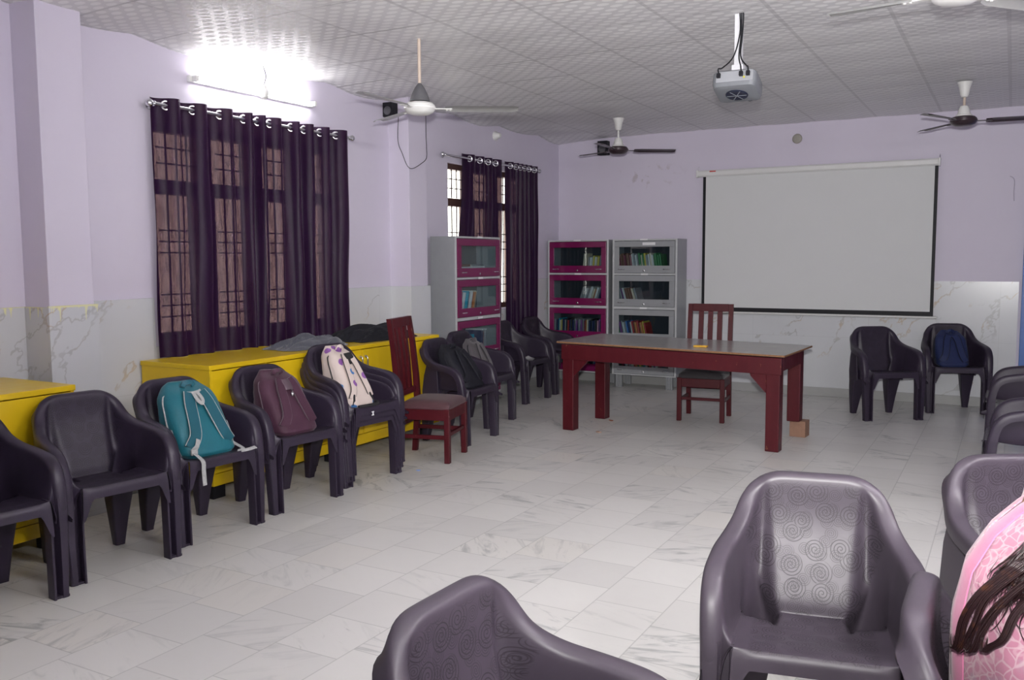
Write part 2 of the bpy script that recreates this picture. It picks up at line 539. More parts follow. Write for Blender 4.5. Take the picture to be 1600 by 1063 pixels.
# ------------------------------------------------------------------ fluorescent tube lamps
def tube_lamp(loc, rz, label, length=1.17, m=None):
    t = thing('tube_light', label, 'lamp', loc, rz)
    bm = nb(); box(bm, (-length/2-.03, 0, -.022), (length/2+.03, .03, .022), .005); obj('batten', bm, M_WHITE, t)
    bm = nb()
    tube(bm, [(-length/2+.012, .055, 0), (length/2-.012, .055, 0)], .0135, 12)
    obj('tube', bm, m or M_TUBE, t, 40)
    for s in (-1, 1):
        bm = nb(); box(bm, (s*(length/2)-.012, .028, -.018), (s*(length/2)+.012, .075, .018), .004); obj('lamp_holder', bm, M_WHITE, t)
    return t
tube_lamp((XL, 4.93, 2.71), -pi/2, 'lit tube light on the wall above the near window curtain')
tube_lamp((XR, .9, 2.45), pi/2, 'lit tube light high on the right wall, near end', m=M_TUBE2)
tube_lamp((XR, 3.0, 2.45), pi/2, 'lit tube light high on the right wall, far end', m=M_TUBE2)
# bulb holder hanging in front of the tube
t = thing('bulb_holder', 'small white bulb holder dangling on a wire before the tube light', 'bulb holder', (XL+.10, 4.93, 2.86))
bm = nb(); lathe(bm, [(.004, -.10), (.018, -.105), (.022, -.13), (.028, -.135), (.034, -.165), (.03, -.19), (.012, -.205)], n=14); obj('socket', bm, M_WHITE, t, 40)
bm = nb(); tube(bm, spline([(0, 0, .03), (.01, .012, -.04), (0, 0, -.105)]), .003, 6); obj('wire', bm, M_BLACK, t, 60)
# ------------------------------------------------------------------ curtains
def mat_curtain():
    s = NT('dark_purple_curtain_cloth')
    co = obco(s)
    x, y, z = s.xyz(co)
    th = s.noise(s.comb(s.math('MULTIPLY', y, 160), s.math('MULTIPLY', z, 9), 0.0), 1.0, 3)
    wv = s.noise(co, 500, 2)
    col = s.mix(th, (.011, .003, .020), (.028, .008, .034))
    s.set(col, .42, spec=.14)
    s.b.inputs['Sheen Tint'].default_value = (.5, .25, .6, 1)
    s.b.inputs['Sheen Weight'].default_value = .12
    s.b.inputs['Sheen Roughness'].default_value = .4
    s.bump(wv, .15, .002)
    tr = s.n('BsdfTransparent')
    s.put(tr.inputs[0], (1.0, .62, .58))
    mx = s.n('MixShader')
    s.put(mx.inputs[0], s.math('ADD', .010, s.math('MULTIPLY', s.step(.25, .8, th), .022)))
    s.t.links.new(s.b.outputs[0], mx.inputs[1]); s.t.links.new(tr.outputs[0], mx.inputs[2])
    s.t.links.new(mx.outputs[0], s.out.inputs[0])
    return s.m
M_CURT = mat_curtain()

def curtain(label, ys, zrod, zbot, xc, amp, group=None, y0=None, y1=None, pull=None, seed=1):
    """ys: places of the eyelets along the rod. pull(y, z) -> new y"""
    n = len(ys)
    ya, yb = (y0 if y0 is not None else ys[0]-.06), (y1 if y1 is not None else ys[-1]+.06)
    kn = [(ya, -.8)] + [(y, 2*i) for i, y in enumerate(ys)] + [(yb, 2*n-1.2)]
    NU, NV = 34*(n+1), 56
    def phase(y):
        for (a, pa), (b, pb) in zip(kn[:-1], kn[1:]):
            if y <= b+1e-9: return pa + (pb-pa)*(y-a)/(b-a)
        return kn[-1][1]
    root = thing('curtain', label, 'curtain', (xc, (ya+yb)/2, zbot), 0, group)
    ym = (ya+yb)/2
    bm = nb()
    ztop = zrod+.045
    rows = []
    for j in range(NV+1):
        t = j/NV
        z = ztop + (zbot-ztop)*t
        r = []
        for i in range(NU+1):
            y = ya + (yb-ya)*i/NU
            ph = phase(y)
            sn = sin(pi*ph)
            w = (abs(sn)**.75)*(1 if sn > 0 else -1)
            dis = noise.noise(Vector((ph*.45, t*1.6, seed)))*.018*smooth01(.05, .4, t) + noise.noise(Vector((ph*1.15, t*3, seed+5)))*.010*smooth01(.1, .5, t) + .003*sin(ph*5+t*4+seed)*smooth01(.1, .4, t)
            a = amp*(1-.25*t)
            xx = w*a + dis
            yy = y + noise.noise(Vector((ph*.35, t*1.3, seed+9)))*.04*smooth01(.1, .8, t)
            yy += -.022*cos(pi*ph)*w*smooth01(0, .1, t)*.0
            if pull: yy = pull(yy, z, t)
            r.append(bm.verts.new((xx, yy-ym, z-zbot)))
        rows.append(r)
    for a, b in zip(rows[:-1], rows[1:]):
        for i in range(NU): bm.faces.new((a[i], b[i], b[i+1], a[i+1]))
    obj('cloth', bm, M_CURT, root, 180)
    eyes = [(y, 1) for y in ys] + [((a+b)/2, -1) for a, b in zip(ys[:-1], ys[1:])]
    for y, s in eyes:
        bm = nb()
        ax = Vector((.75, -.66*s, 0)).normalized()
        u, v = Vector((0, 0, 1)), ax.cross(Vector((0, 0, 1)))
        pts = [u*cos(2*pi*k/20)*.027 + v*sin(2*pi*k/20)*.027 for k in range(20)]
        rings = []
        for k in range(20):
            d = pts[k].normalized()
            rings.append([pts[k] + d*.008*cos(2*pi*m/6) + ax*.005*sin(2*pi*m/6) for m in range(6)])
        rings.append([Vector(p) for p in rings[0]])
        loft(bm, rings, True, False)
        obj('eyelet', bm, M_CHROME, root, 180, (0, y-ym, zrod-zbot))
    return root

def curtain_rod(label, y0, y1, z, x):
    t = thing('curtain_rod', label, 'curtain rod', (x, y0, z))
    L = y1-y0
    bm = nb(); tube(bm, [(0, .03, 0), (0, L-.03, 0)], .0125, 12); obj('rod', bm, M_CHROME, t, 60)
    for yy, s in ((0, 1), (L, -1)):
        bm = nb()
        prof = [(.001, -.026), (.015, -.021), (.024, -.008), (.026, .002), (.022, .014), (.012, .022), (.011, .028), (.018, .032), (.018, .04), (.012, .045)]
        lathe(bm, [(r, s*h) for r, h in prof], (0, yy, 0), 16, ax='y'); obj('finial', bm, M_CHROME, t, 50)
    for yy in (.075, L-.075):
        bm = nb(); tube(bm, [(XL-x+.002, yy, 0), (0, yy, 0)], .008, 8); lathe(bm, [(.026, 0), (.026, .006)], (XL-x, yy, 0), 16, ax='x'); obj('bracket', bm, M_CHROME, t, 50)
curtain_rod('long chrome curtain rod below the lit wall tube', 3.925, 5.915, 2.487, -4.80)
curtain_rod('chrome curtain rod over the far window, above the shorter bookcase', 7.33, 9.36, 2.498, -4.845)
curtain('wide dark purple eyelet curtain over the near window', [4.051, 4.268, 4.502, 4.723, 4.857, 4.976, 5.202, 5.344, 5.528, 5.716], 2.487, .860, -4.80, .048, None, 3.955, 5.82, None, 3)
def pull_l(y, z, t):      # the front edge is drawn back towards the middle
    k = smooth01(.06, .75, t)*.17
    return y + (7.69-y)*0 - k*max(0, min(1, (8.49-y)/.8))*1.0
curtain('dark purple curtain beside the uncovered panes of the far window', [7.825, 8.028, 8.194, 8.35], 2.498, .62, -4.845, .022, 'pair of curtains at the far window', 7.70, 8.46, pull_l, 11)
curtain('dark purple bunched curtain nearest the far corner of the left wall', [8.666, 8.80, 8.90, 9.0, 9.10, 9.234], 2.498, .62, -4.845, .022, 'pair of curtains at the far window', 8.57, 9.29, None, 17)

# ------------------------------------------------------------------ yellow cabinets
def mat_yellow():
    s = NT('yellow_laminate')
    co = obco(s)
    n = s.noise(co, 5, 4)
    s.set(s.mix(n, (.70, .46, .008), (.82, .56, .014)), s.math('ADD', .22, s.math('MULTIPLY', s.noise(co, 14, 4), .2)), spec=.5)
    return s.m
M_YEL = mat_yellow()
M_DARKGAP = plain('dark_gap', (.05, .035, .01), .8)
M_HANDLE = plain('dark_handle_tip', (.07, .06, .06), .3)

def cabinet(label, y0, y1, splits, handles):
    x0, x1, z0, z1 = -4.865, -4.25, .10, .853
    L = y1-y0
    t = thing('storage_cabinet', label, 'cabinet', (x1, y0, 0))
    D = x0-x1
    bm = nb()
    box(bm, (D, 0, z0), (-.02, .018, z1-.03)); box(bm, (D, L-.018, z0), (-.02, L, z1-.03)); box(bm, (D, .018, z0), (D+.015, L-.018, z1-.03))
    box(bm, (D+.015, .018, z0), (-.02, L-.018, z0+.018))
    box(bm, (-.02, 0, z0), (0, L, z0+.075), .002); box(bm, (-.021, 0, z0+.075), (-.001, .018, z1-.03)); box(bm, (-.021, L-.018, z0+.075), (-.001, L, z1-.03))
    for y in splits[1:-1]: box(bm, (D+.015, y-y0-.009, z0+.018), (-.021, y-y0+.009, z1-.03))
    obj('carcass', bm, M_YEL, t)
    bm = nb(); box(bm, (D-.005, -.006, z1-.03), (.006, L+.006, z1), .003); obj('worktop', bm, M_YEL, t)
    for a, b, hs in zip(splits[:-1], splits[1:], handles):
        bm = nb(); box(bm, (-.018, a-y0+.006, z0+.079), (0.0, b-y0-.006, z1-.036), .002)
        dr = obj('door', bm, M_YEL, t)
        if hs:
            yy = (a-y0+.03) if hs == 'L' else (b-y0-.03)
            bm = nb()
            za, zb = .655, .765
            tube(bm, spline([(0, yy, za), (.024, yy, za+.004), (.026, yy, (za+zb)/2), (.024, yy, zb-.004), (0, yy, zb)], 5), .006, 8)
            for zz in (za, zb): lathe(bm, [(.010, 0), (.010, .012), (.006, .014)], (0, yy, zz), 12, ax='x')
            obj('handle', bm, M_CHROME, dr, 50)
    bm = nb()
    for k, yy in enumerate((.05, L/2-.05, L-.15)):
        for xx in (-.16, D+.06):
            bm = nb(); box(bm, (xx, yy, 0), (xx+.10, yy+.10, z0), .004); obj('foot', bm, M_BLACK, t)
    return t
cabinet('long yellow cabinet below the near window, piled with clothes', 3.835, 6.33, [3.845, 4.329, 4.82, 5.307, 5.82, 6.32], ['R', 'L', 'R', 'L', 'R'])
cabinet('yellow cabinet at the left edge, mostly behind chairs', 1.33, 2.93, [1.34, 1.87, 2.40, 2.92], ['R', 'L', 'R'])

# ------------------------------------------------------------------ glass-fronted bookcases and their books
M_STEELGREY = plain('grey_enamelled_steel', (.30, .31, .33), .38, .0, .08, 12)
M_STEELLIGHT = plain('light_grey_steel_edge', (.50, .51, .53), .35, .0, .08, 12)
M_MAROON = plain('magenta_maroon_enamel', (.165, .005, .072), .32, 0, .1, 8)
M_BACKSHADE = plain('dark_bookcase_shade', (.025, .028, .04), .6)  # shade inside the cases, put into a dark colour
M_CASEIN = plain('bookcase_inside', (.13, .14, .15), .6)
TIERS = [(1.32, 1.68), (.94, 1.292), (.55, .902), (.165, .515)]

def bookcase(label, x, y, rz, w, depth, m_door, m_body, m_edge, legs, label_cards):
    t = thing('glass_door_bookcase', label, 'bookcase', (x, y, 0), rz)     # local: x 0..w, front plane y = 0, back y = depth
    bm = nb()
    zb, zt = .145, 1.703
    e = .022
    box(bm, (0, .012, zb), (.012, depth, zt), .002); box(bm, (w-.012, .012, zb), (w, depth, zt), .002)
    box(bm, (.012, depth-.01, zb), (w-.012, depth, zt)); box(bm, (.012, .012, zt-.012), (w-.012, depth-.01, zt), .002)
    obj('carcass', bm, m_body, t)
    bm = nb(); box(bm, (.0121, depth-.0135, zb), (w-.0121, depth-.0101, zt-.0121)); obj('back_shade_sheet', bm, M_BACKSHADE if depth > .3 else M_CASEIN, t)  # added sheet: the dim inside of the case is put into its colour
    for a in [zb] + [z0-.016 for z0, z1 in TIERS[:-1]]:
        bm = nb(); box(bm, (.0121, .03, a), (w-.0121, depth-.0101, a+.014)); obj('shelf', bm, M_CASEIN, t)
    bm = nb()
    box(bm, (0, 0, zb), (e, .0119, zt), .003); box(bm, (w-e, 0, zb), (w, .0119, zt), .003)
    box(bm, (e, 0, zt-.018), (w-e, .0119, zt), .002)
    for a, b in zip(TIERS[1:], TIERS[:-1]): box(bm, (e, 0, a[1]+.004), (w-e, .0119, b[0]-.004), .002)
    box(bm, (e, 0, zb), (w-e, .0119, TIERS[-1][0]-.004), .002)
    obj('face_frame', bm, m_edge, t)
    for z0, z1 in TIERS:
        bm = nb()
        gx0, gx1, gz0, gz1 = .085, w-.085, z0+.083, z1-.065
        y0, y1 = -.012, .004
        box(bm, (e+.003, y0, gz1), (w-e-.003, y1, z1), .003); box(bm, (e+.003, y0, z0), (w-e-.003, y1, gz0), .003)
        box(bm, (e+.003, y0, gz0), (gx0, y1, gz1), .003); box(bm, (gx1, y0, gz0), (w-e-.003, y1, gz1), .003)
        dr = obj('door', bm, m_door, t)
        bm = nb(); box(bm, (gx0, -.003, gz0), (gx1, -.001, gz1)); obj('glass', bm, M_CASEGLASS, dr)
        for hx in (.115, w-.115):
            bm = nb()
            tube(bm, spline([(hx-.038, y0+.001, z0+.042), (hx-.034, y0-.016, z0+.042), (hx, y0-.018, z0+.042), (hx+.034, y0-.016, z0+.042), (hx+.038, y0+.001, z0+.042)], 4), .005, 8)
            obj('handle', bm, M_CHROME, dr, 50)
        bm = nb(); lathe(bm, [(.011, 0), (.011, -.004), (.007, -.006)], (w/2, y0, z0+.026), 14, ax='y'); obj('lock', bm, M_CHROME, dr, 50)
    for cx, cz, cw, chh in label_cards:
        bm = nb(); box(bm, (cx-cw/2, -.0145, cz-chh/2), (cx+cw/2, -.0122, cz+chh/2)); obj('paper_label', bm, M_PAPER, t)
    for lx in legs:
        for ly in (.012, depth-.06):
            bm = nb()
            for k in range(4): box(bm, (lx+k*.0205, ly, 0), (lx+k*.0205+.016, ly+.045, zb), .003)
            box(bm, (lx+.004, ly+.008, 0), (lx+.074, ly+.04, zb)); obj('leg', bm, m_body, t)
    return t

CARDS = lambda w: [(w/2, 1.697, .09, .017), (w/2+.01, 1.306, .085, .020), (w/2, .921, .085, .020), (w/2+.02, .533, .085, .018)]
Y2 = 9.61
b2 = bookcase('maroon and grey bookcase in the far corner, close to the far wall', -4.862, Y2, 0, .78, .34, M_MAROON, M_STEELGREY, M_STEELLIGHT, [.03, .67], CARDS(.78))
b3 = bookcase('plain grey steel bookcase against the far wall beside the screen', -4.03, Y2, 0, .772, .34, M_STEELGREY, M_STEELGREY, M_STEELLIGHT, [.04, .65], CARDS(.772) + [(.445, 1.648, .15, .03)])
b1 = bookcase('maroon and grey bookcase beside the far pillar, its grey side to us', -4.52, 7.04, pi/2, .826, .285, M_MAROON, M_STEELGREY, M_STEELLIGHT, [.03, .71], CARDS(.826))

M_PAGES = plain('book_pages', (.72, .69, .60), .9, 0, .08, 200)
BOOKC = {'navy': (.02, .03, .10), 'black': (.02, .02, .022), 'white': (.66, .66, .66), 'red': (.42, .03, .03), 'blue': (.05, .16, .45), 'green': (.05, .22, .08), 'yellow': (.66, .52, .08),
         'brown': (.20, .09, .06), 'maroon': (.20, .03, .06), 'grey': (.28, .28, .30), 'cyan': (.03, .36, .50), 'orange': (.55, .20, .06), 'purple': (.22, .06, .26), 'cream': (.62, .55, .42), 'pink': (.60, .28, .38)}
BM = {k: plain('book_cover_'+k, v, .5, 0, .1, 40) for k, v in BOOKC.items()}
PLACES = {}
ORD = ['first', 'second', 'third', 'fourth', 'fifth', 'sixth', 'seventh', 'eighth', 'ninth', 'tenth', 'eleventh', 'twelfth', 'thirteenth', 'fourteenth', 'fifteenth', 'sixteenth', 'seventeenth', 'eighteenth', 'nineteenth', 'twentieth',
       '21st', '22nd', '23rd', '24th', '25th', '26th', '27th', '28th', '29th', '30th', '31st', '32nd', '33rd', '34th']

def book_mesh(th, h, d):
    """spine at y = 0 facing -y, standing on z = 0, thickness along +x"""
    bm = nb(); c = .0022
    r = []
    for z in (0, h):
        r.append([(0, d, z), (0, .004, z), (c, .0005, z), (th/2, -.0015, z), (th-c, .0005, z), (th, .004, z), (th, d, z), (th-c, d, z), (th-c, .007, z), (c, .007, z), (c, d, z)])
    loft(bm, r, True, True, 0)
    box(bm, (c, .0071, .003), (th-c, d-.004, h-.003), 0, 2, 1)
    bmesh.ops.recalc_face_normals(bm, faces=bm.faces[:])
    return bm

def put_book(case, lx, ly, lz, col, th, h, d, lean=0.0, label='', group='', flat=False, face=False):
    Mw = Matrix.Translation(case.location) @ Matrix.Rotation(case.rotation_euler.z, 4, 'Z')
    if flat: Ml = Matrix.Translation((lx, ly, lz)) @ Matrix.Rotation(lean, 4, 'Z') @ Matrix.Rotation(pi/2, 4, 'Y') @ Matrix.Translation((-th, 0, 0))
    elif face: Ml = Matrix.Translation((lx, ly, lz)) @ Matrix.Rotation(lean, 4, 'X') @ Matrix.Rotation(-pi/2, 4, 'Z') @ Matrix.Translation((-th, 0, 0))
    else: Ml = Matrix.Translation((lx, ly, lz)) @ Matrix.Rotation(lean, 4, 'Y')
    o = obj('book', book_mesh(th, h, d), [BM[col], M_PAGES])
    Wm = Mw @ Ml
    o.matrix_world = Wm
    tag(o, label, 'book', group)
    return o

def shelf_row(case, cname, tier, x0, cols, ths, hs, lean, group):
    """a row of books leaning by `lean` radians (positive: tops to the right)"""
    z = TIERS[tier][0] - .002 if tier < 3 else .159
    x = x0
    sname = ['top', 'second', 'third', 'bottom'][tier]
    n = len(cols)
    for i, c in enumerate(cols):
        th, h = ths[i % len(ths)], hs[i % len(hs)]
        lift = th*abs(sin(lean)) if lean > 0 else 0.0
        p = put_book(case, x, (.042 if case is b1 else .075)+.006*((i*7) % 5), z+.0012+(th*sin(lean) if lean > 0 else 0.0), c, th, h, .20, lean, '', group)
        p['label'] = '%s book %s from left, %s row of the %s' % (c, ORD[i], sname, cname)
        x += th/max(.3, cos(lean)) + .0012
    return x

C1, C2, C3 = 'pillar bookcase', 'corner maroon bookcase', 'grey bookcase'
rc = random.Random(4)
shelf_row(b2, C2, 0, .415, ['cream'], [.022], [.225], .10, 'books leaning in the top row of the corner bookcase')
PLACES['x'] = 0
def rowx(case, cn, tier, x0, cols, th, h, lean, grp): return shelf_row(case, cn, tier, x0, cols.split(), th, h, lean, grp)
G = 'books in the %s row of the %s'
for o in [o for o in bpy.data.objects if o.name.startswith('book') and o.get('label', '').startswith('cream book first')]: o['label'] = 'cream book leaning alone in the top row of the corner maroon bookcase'
rowx(b2, C2, 0, .475, 'grey white white yellow white cream yellow grey', [.018, .022, .015], [.185, .18, .19, .20], .10, G % ('top', C2))
rowx(b2, C2, 1, .36, 'grey grey white grey white white cream orange white grey navy', [.021, .017, .026], [.215, .22, .20, .19], .30, G % ('second', C2))
rowx(b2, C2, 2, .045, 'grey navy cyan cream yellow navy grey black red navy black navy grey purple navy grey purple grey maroon orange cream navy black navy navy black pink purple black black brown navy', [.019, .023, .017, .021], [.215, .205, .22, .20, .21], .02, G % ('third', C2))
rowx(b2, C2, 3, .07, 'cream grey yellow cream white cream grey yellow green black cream white brown navy grey blue cream', [.03, .038, .026], [.215, .23, .20], .12, G % ('bottom', C2))
rowx(b3, C3, 0, .06, 'maroon brown brown maroon brown brown maroon white grey white grey green cream green yellow grey white cream white green green green green', [.021, .018, .024], [.205, .215, .225], -.14, G % ('top', C3))
rowx(b3, C3, 1, .07, 'grey grey purple white brown brown brown brown cream grey', [.022, .019, .02], [.205, .21], -.28, G % ('second', C3))
rowx(b3, C3, 2, .06, 'green purple grey white grey blue navy white red brown orange red brown orange yellow red', [.02, .022, .019], [.20, .205, .215], -.20, G % ('third', C3))
rowx(b3, C3, 3, .07, 'black maroon navy white maroon grey cream red orange green yellow green cyan white black red white purple white brown maroon navy', [.026, .02, .023], [.20, .21, .19], -.12, G % ('bottom', C3))
# bookcase beside the pillar: lying piles, a leaning row, a book facing out
zf = TIERS[0][0]-.0005
for pi_, (x0, cols, nm) in enumerate(((.10, 'green cream brown grey white brown', 'left'), (.35, 'orange cream brown white white grey', 'right'))):
    z = zf
    for i, c in enumerate(cols.split()):
        th = (.016, .022, .014, .026)[(i+pi_) % 4]
        put_book(b1, x0+.012*((i*5) % 3), .05+.01*((i*3) % 3), z, c, th, .23+.02*(i % 2), .17, .06*((i % 3)-1), '%s book %s from bottom, %s pile in the %s' % (c, ORD[i], nm, C1), 'books lying in piles in the pillar bookcase', True)
        z += th+.0008
rowx(b1, C1, 1, .09, 'green cyan grey white white cyan grey red white red orange cream', [.024, .02, .028], [.225, .235, .245], .27, G % ('second', C1))
put_book(b1, .255, .06, TIERS[2][0]+.002, 'cyan', .022, .205, .19, -.10, 'cyan book facing out in the third row of the bookcase beside the pillar', G % ('third', C1), False, True)
rowx(b1, C1+' beside the cyan book', 2, .52, 'navy white red grey white', [.028, .02, .024], [.235, .245, .225], .05, G % ('third', C1))

# ------------------------------------------------------------------ red painted wood: table and chairs
def mat_redwood():
    s = NT('worn_red_painted_wood')
    co = obco(s)
    x, y, z = s.xyz(co)
    g1 = s.noise(s.vscale(co, 9, 9, 2), 2.0, 5, .6)
    base = s.mix(g1, (.045, .002, .006), (.088, .006, .011))
    w = s.noise(co, 18, 5, .7)
    spots = s.step(.66, .72, s.noise(s.vscale(co, 30, 30, 14), 1.0, 4, .65))
    k = s.math('MULTIPLY', spots, .35)
    s.set(s.mix(k, base, (.42, .21, .12)), s.math('ADD', .30, s.math('MULTIPLY', g1, .25)), spec=.3)
    return s.m
M_RED = mat_redwood()
def mat_tabletop():
    s = NT('grey_brown_table_laminate')
    co = obco(s)
    g1 = s.noise(s.vscale(co, 1.2, 14, 14), 4.0, 5, .6)
    st = s.noise(co, 5, 5, .6)
    b = s.mix(g1, (.25, .24, .235), (.35, .335, .325))
    s.set(s.mix(s.math('MULTIPLY', s.step(.55, .75, st), .3), b, (.40, .39, .38)), .22, spec=.6)
    return s.m
M_TOP = mat_tabletop()
M_EDGE = plain('bare_wood_edge', (.21, .10, .045), .7, 0, .5, 60)
M_BLOCK = plain('raw_brown_wood_block', (.27, .15, .10), .75, 0, .25, 25)

t = thing('office_table', 'long red wooden table with a grey top before the screen', 'table', (-2.44, 7.25, 0), R(-2.2))
tz = .765
bm = nb(); box(bm, (-.985, -.335, tz-.017), (.975, .565, tz), .004)
for v in bm.verts: v.co.z += -.012*(v.co.x/.98)
top = obj('tabletop', bm, [M_TOP, M_EDGE], t)
for p in top.data.polygons:
    if abs(p.normal.z) < .7: p.material_index = 1
lw = .105
def sx(x): return -.012*x/.98
for lx, ly, zl in ((-.93, -.325, 0), (.835, -.325, 0), (-.93, .315, 0), (.835, .315, .135)):
    bm = nb(); box(bm, (lx, ly, zl+.001), (lx+lw, ly+lw, tz-.024+sx(lx)), .006); obj('leg', bm, M_RED, t)
bm = nb(); box(bm, (-.94, -.328, tz-.155), (.95, -.298, tz-.024), .004)
for v in bm.verts: v.co.z += sx(v.co.x)
obj('apron', bm, M_RED, t)
bm = nb(); box(bm, (-.825, .39, tz-.155), (.835, .42, tz-.026), .004)
for v in bm.verts: v.co.z += sx(v.co.x)
obj('apron', bm, M_RED, t)
for xx in (-.928, .912):
    bm = nb(); box(bm, (xx, -.22, tz-.145), (xx+.028, .315, tz-.026+sx(xx)), .004); obj('apron', bm, M_RED, t)
for xx, s in ((-.825, 1), (.835, -1)):
    bm = nb()
    pr = [(xx, tz-.30+sx(xx)), (xx, tz-.150+sx(xx)), (xx+s*.13, tz-.150+sx(xx)), (xx+s*.12, tz-.175+sx(xx)), (xx+s*.02, tz-.28+sx(xx))]
    loft(bm, [[(a, -.320, b) for a, b in pr], [(a, -.296, b) for a, b in pr]])
    bmesh.ops.recalc_face_normals(bm, faces=bm.faces[:])
    obj('corner_brace', bm, M_RED, t)
bm = nb(); box(bm, (-.075, -.055, 0), (.055, .075, .134), .003)
o = tag(obj('wood_block', bm, M_BLOCK, None, None, (-1.50, 7.635, 0), (0, 0, R(-4))), 'raw wooden block propping the short rear leg of the red table', 'wood block')
bm = nb(); box(bm, (-.055, -.03, 0), (.055, .03, .012), .003)
tag(obj('chalk_duster', bm, plain('yellow_felt', (.75, .42, .05), .9), None, None, (-2.21, 7.14, tz-.0015), (0, 0, R(4))), 'small orange-yellow strip lying on the grey tabletop', 'duster')

M_CUSH1 = fabric('maroon_seat_rexine', (.075, .028, .035), .2, .5, .1, 60)
M_CUSH2 = fabric('black_seat_cushion', (.016, .012, .016), .2, .7, .2, 120)
def wooden_chair(label, x, y, rz, mc, puff):
    t = thing('wooden_chair', label, 'chair', (x, y, 0), rz, 'red wooden chairs')
    P = .042
    for s in (-1, 1):
        bm = nb(); box(bm, (s*.195-P/2, -.21, 0), (s*.195+P/2, -.21+P, .40), .005); obj('leg', bm, M_RED, t)
        bm = nb()
        rings = []
        for z, yy, d in ((0, .215, .042), (.25, .195, .045), (.42, .19, .046), (.60, .20, .044), (.85, .225, .040), (1.055, .255, .034)):
            rings.append([(s*.19-P/2, yy-d/2, z), (s*.19+P/2, yy-d/2, z), (s*.19+P/2, yy+d/2, z), (s*.19-P/2, yy+d/2, z)])
        loft(bm, rings); bmesh.ops.bevel(bm, geom=[e for e in bm.edges if abs((e.verts[0].co-e.verts[1].co).z) > .05], offset=.004, segments=2, affect='EDGES')
        obj('leg', bm, M_RED, t)
        bm = nb(); box(bm, (s*.195-.012, -.168, .315), (s*.195+.012, .172, .395), .003); obj('seat_rail', bm, M_RED, t)
        bm = nb(); box(bm, (s*.195-.011, -.168, .175), (s*.195+.011, .178, .205), .003); obj('stretcher', bm, M_RED, t)
    bm = nb(); box(bm, (-.174, -.205, .315), (.174, -.18, .395), .003); obj('seat_rail', bm, M_RED, t)
    bm = nb(); box(bm, (-.169, .18, .315), (.169, .205, .395), .003); obj('seat_rail', bm, M_RED, t)
    bm = nb(); box(bm, (-.174, -.20, .195), (.174, -.178, .222), .003); obj('stretcher', bm, M_RED, t)
    bm = nb(); box(bm, (-.169, .185, .25), (.169, .205, .28), .003); obj('stretcher', bm, M_RED, t)
    for yy0, yy1, z0, z1 in ((.192, .222, .47, .515), (.235, .268, .985, 1.056)):
        bm = nb(); box(bm, (-.169, yy0, z0), (.169, yy1, z1), .004); obj('back_rail', bm, M_RED, t)
    for xx in (-.088, 0, .088):
        bm = nb()
        rings = []
        for z, yy in ((.515, .207), (.75, .222), (.985, .251)):
            rings.append([(xx-.023, yy-.009, z), (xx+.023, yy-.009, z), (xx+.023, yy+.009, z), (xx-.023, yy+.009, z)])
        loft(bm, rings); obj('slat', bm, M_RED, t)
    # cushion: a soft slab, domed on top
    bm = nb()
    n = 14
    def cz(u, v): return .396 + .055 + puff*(1-abs(u)**3)*(1-abs(v)**3)
    rows = []
    gx = lambda u: u*.205
    gy = lambda v: -.018+v*.188
    topv = [[bm.verts.new((gx(-1+2*i/n)*(1-.03*abs(-1+2*j/n)**6), gy(-1+2*j/n)*(1-.0*abs(-1+2*i/n)**6), cz(-1+2*i/n, -1+2*j/n)-.02*smooth01(.8, 1, max(abs(-1+2*i/n), abs(-1+2*j/n))))) for j in range(n+1)] for i in range(n+1)]
    botv = [[bm.verts.new((gx(-1+2*i/n)*.99, gy(-1+2*j/n)*.99, .396)) for j in range(n+1)] for i in range(n+1)]
    for i in range(n):
        for j in range(n):
            bm.faces.new((topv[i][j], topv[i+1][j], topv[i+1][j+1], topv[i][j+1])); bm.faces.new((botv[i][j], botv[i][j+1], botv[i+1][j+1], botv[i+1][j]))
    ring = [(i, 0) for i in range(n)] + [(n, j) for j in range(n)] + [(i, n) for i in range(n, 0, -1)] + [(0, j) for j in range(n, 0, -1)]
    for a, b in zip(ring, ring[1:]+ring[:1]):
        bm.faces.new((topv[b[0]][b[1]], topv[a[0]][a[1]], botv[a[0]][a[1]], botv[b[0]][b[1]]))
    obj('seat_cushion', bm, mc, t, 60)
    return t
wooden_chair('red slatted wooden chair among the plastic chairs along the cabinets', -3.79, 5.55, R(104), M_CUSH1, .014)
wooden_chair('red slatted wooden chair with a black cushion behind the table', -2.456, 8.075, R(6.2), M_CUSH2, .035)

# ------------------------------------------------------------------ projection screen
t = thing('projection_screen', 'white pull-down projection screen with black borders on the far wall', 'projection screen', (-1.90, YB, .86))
cx = 1.90
M_SCREEN = plain('matt_white_screen', (.66, .67, .68), .8, 0, .02, 3)
M_CASE = plain('white_screen_case', (.70, .70, .70), .4, 0, .03)
bm = nb()
prof = [(-.018, 1.53), (-.075, 1.53), (-.088, 1.545), (-.088, 1.585), (-.075, 1.60), (-.018, 1.60)]
loft(bm, [[(-1.225, a, b) for a, b in prof], [(1.215, a, b) for a, b in prof]]); bmesh.ops.recalc_face_normals(bm, faces=bm.faces[:])
obj('roller_case', bm, M_CASE, t)
for xx in (-1.245, 1.215):
    bm = nb(); box(bm, (xx, -.092, 1.525), (xx+.02, -.014, 1.605), .006)
    e = obj('end_cap', bm, M_CASE, t)
    bm = nb(); tube(bm, [(xx+.01, -.03, 1.60), (xx+.01, -.03, 1.635), (xx+.01, -.003, 1.65)], .004, 6); obj('hook', bm, M_CHROME, e)
bm = nb(); box(bm, (-1.09, -.0895, 1.578), (-1.02, -.0885, 1.592)); obj('sticker', bm, plain('red_sticker', (.55, .06, .05), .5), t)
bm = nb(); box(bm, (-1.14, -.052, .075), (1.185, -.050, 1.545)); obj('screen_cloth', bm, M_SCREEN, t)
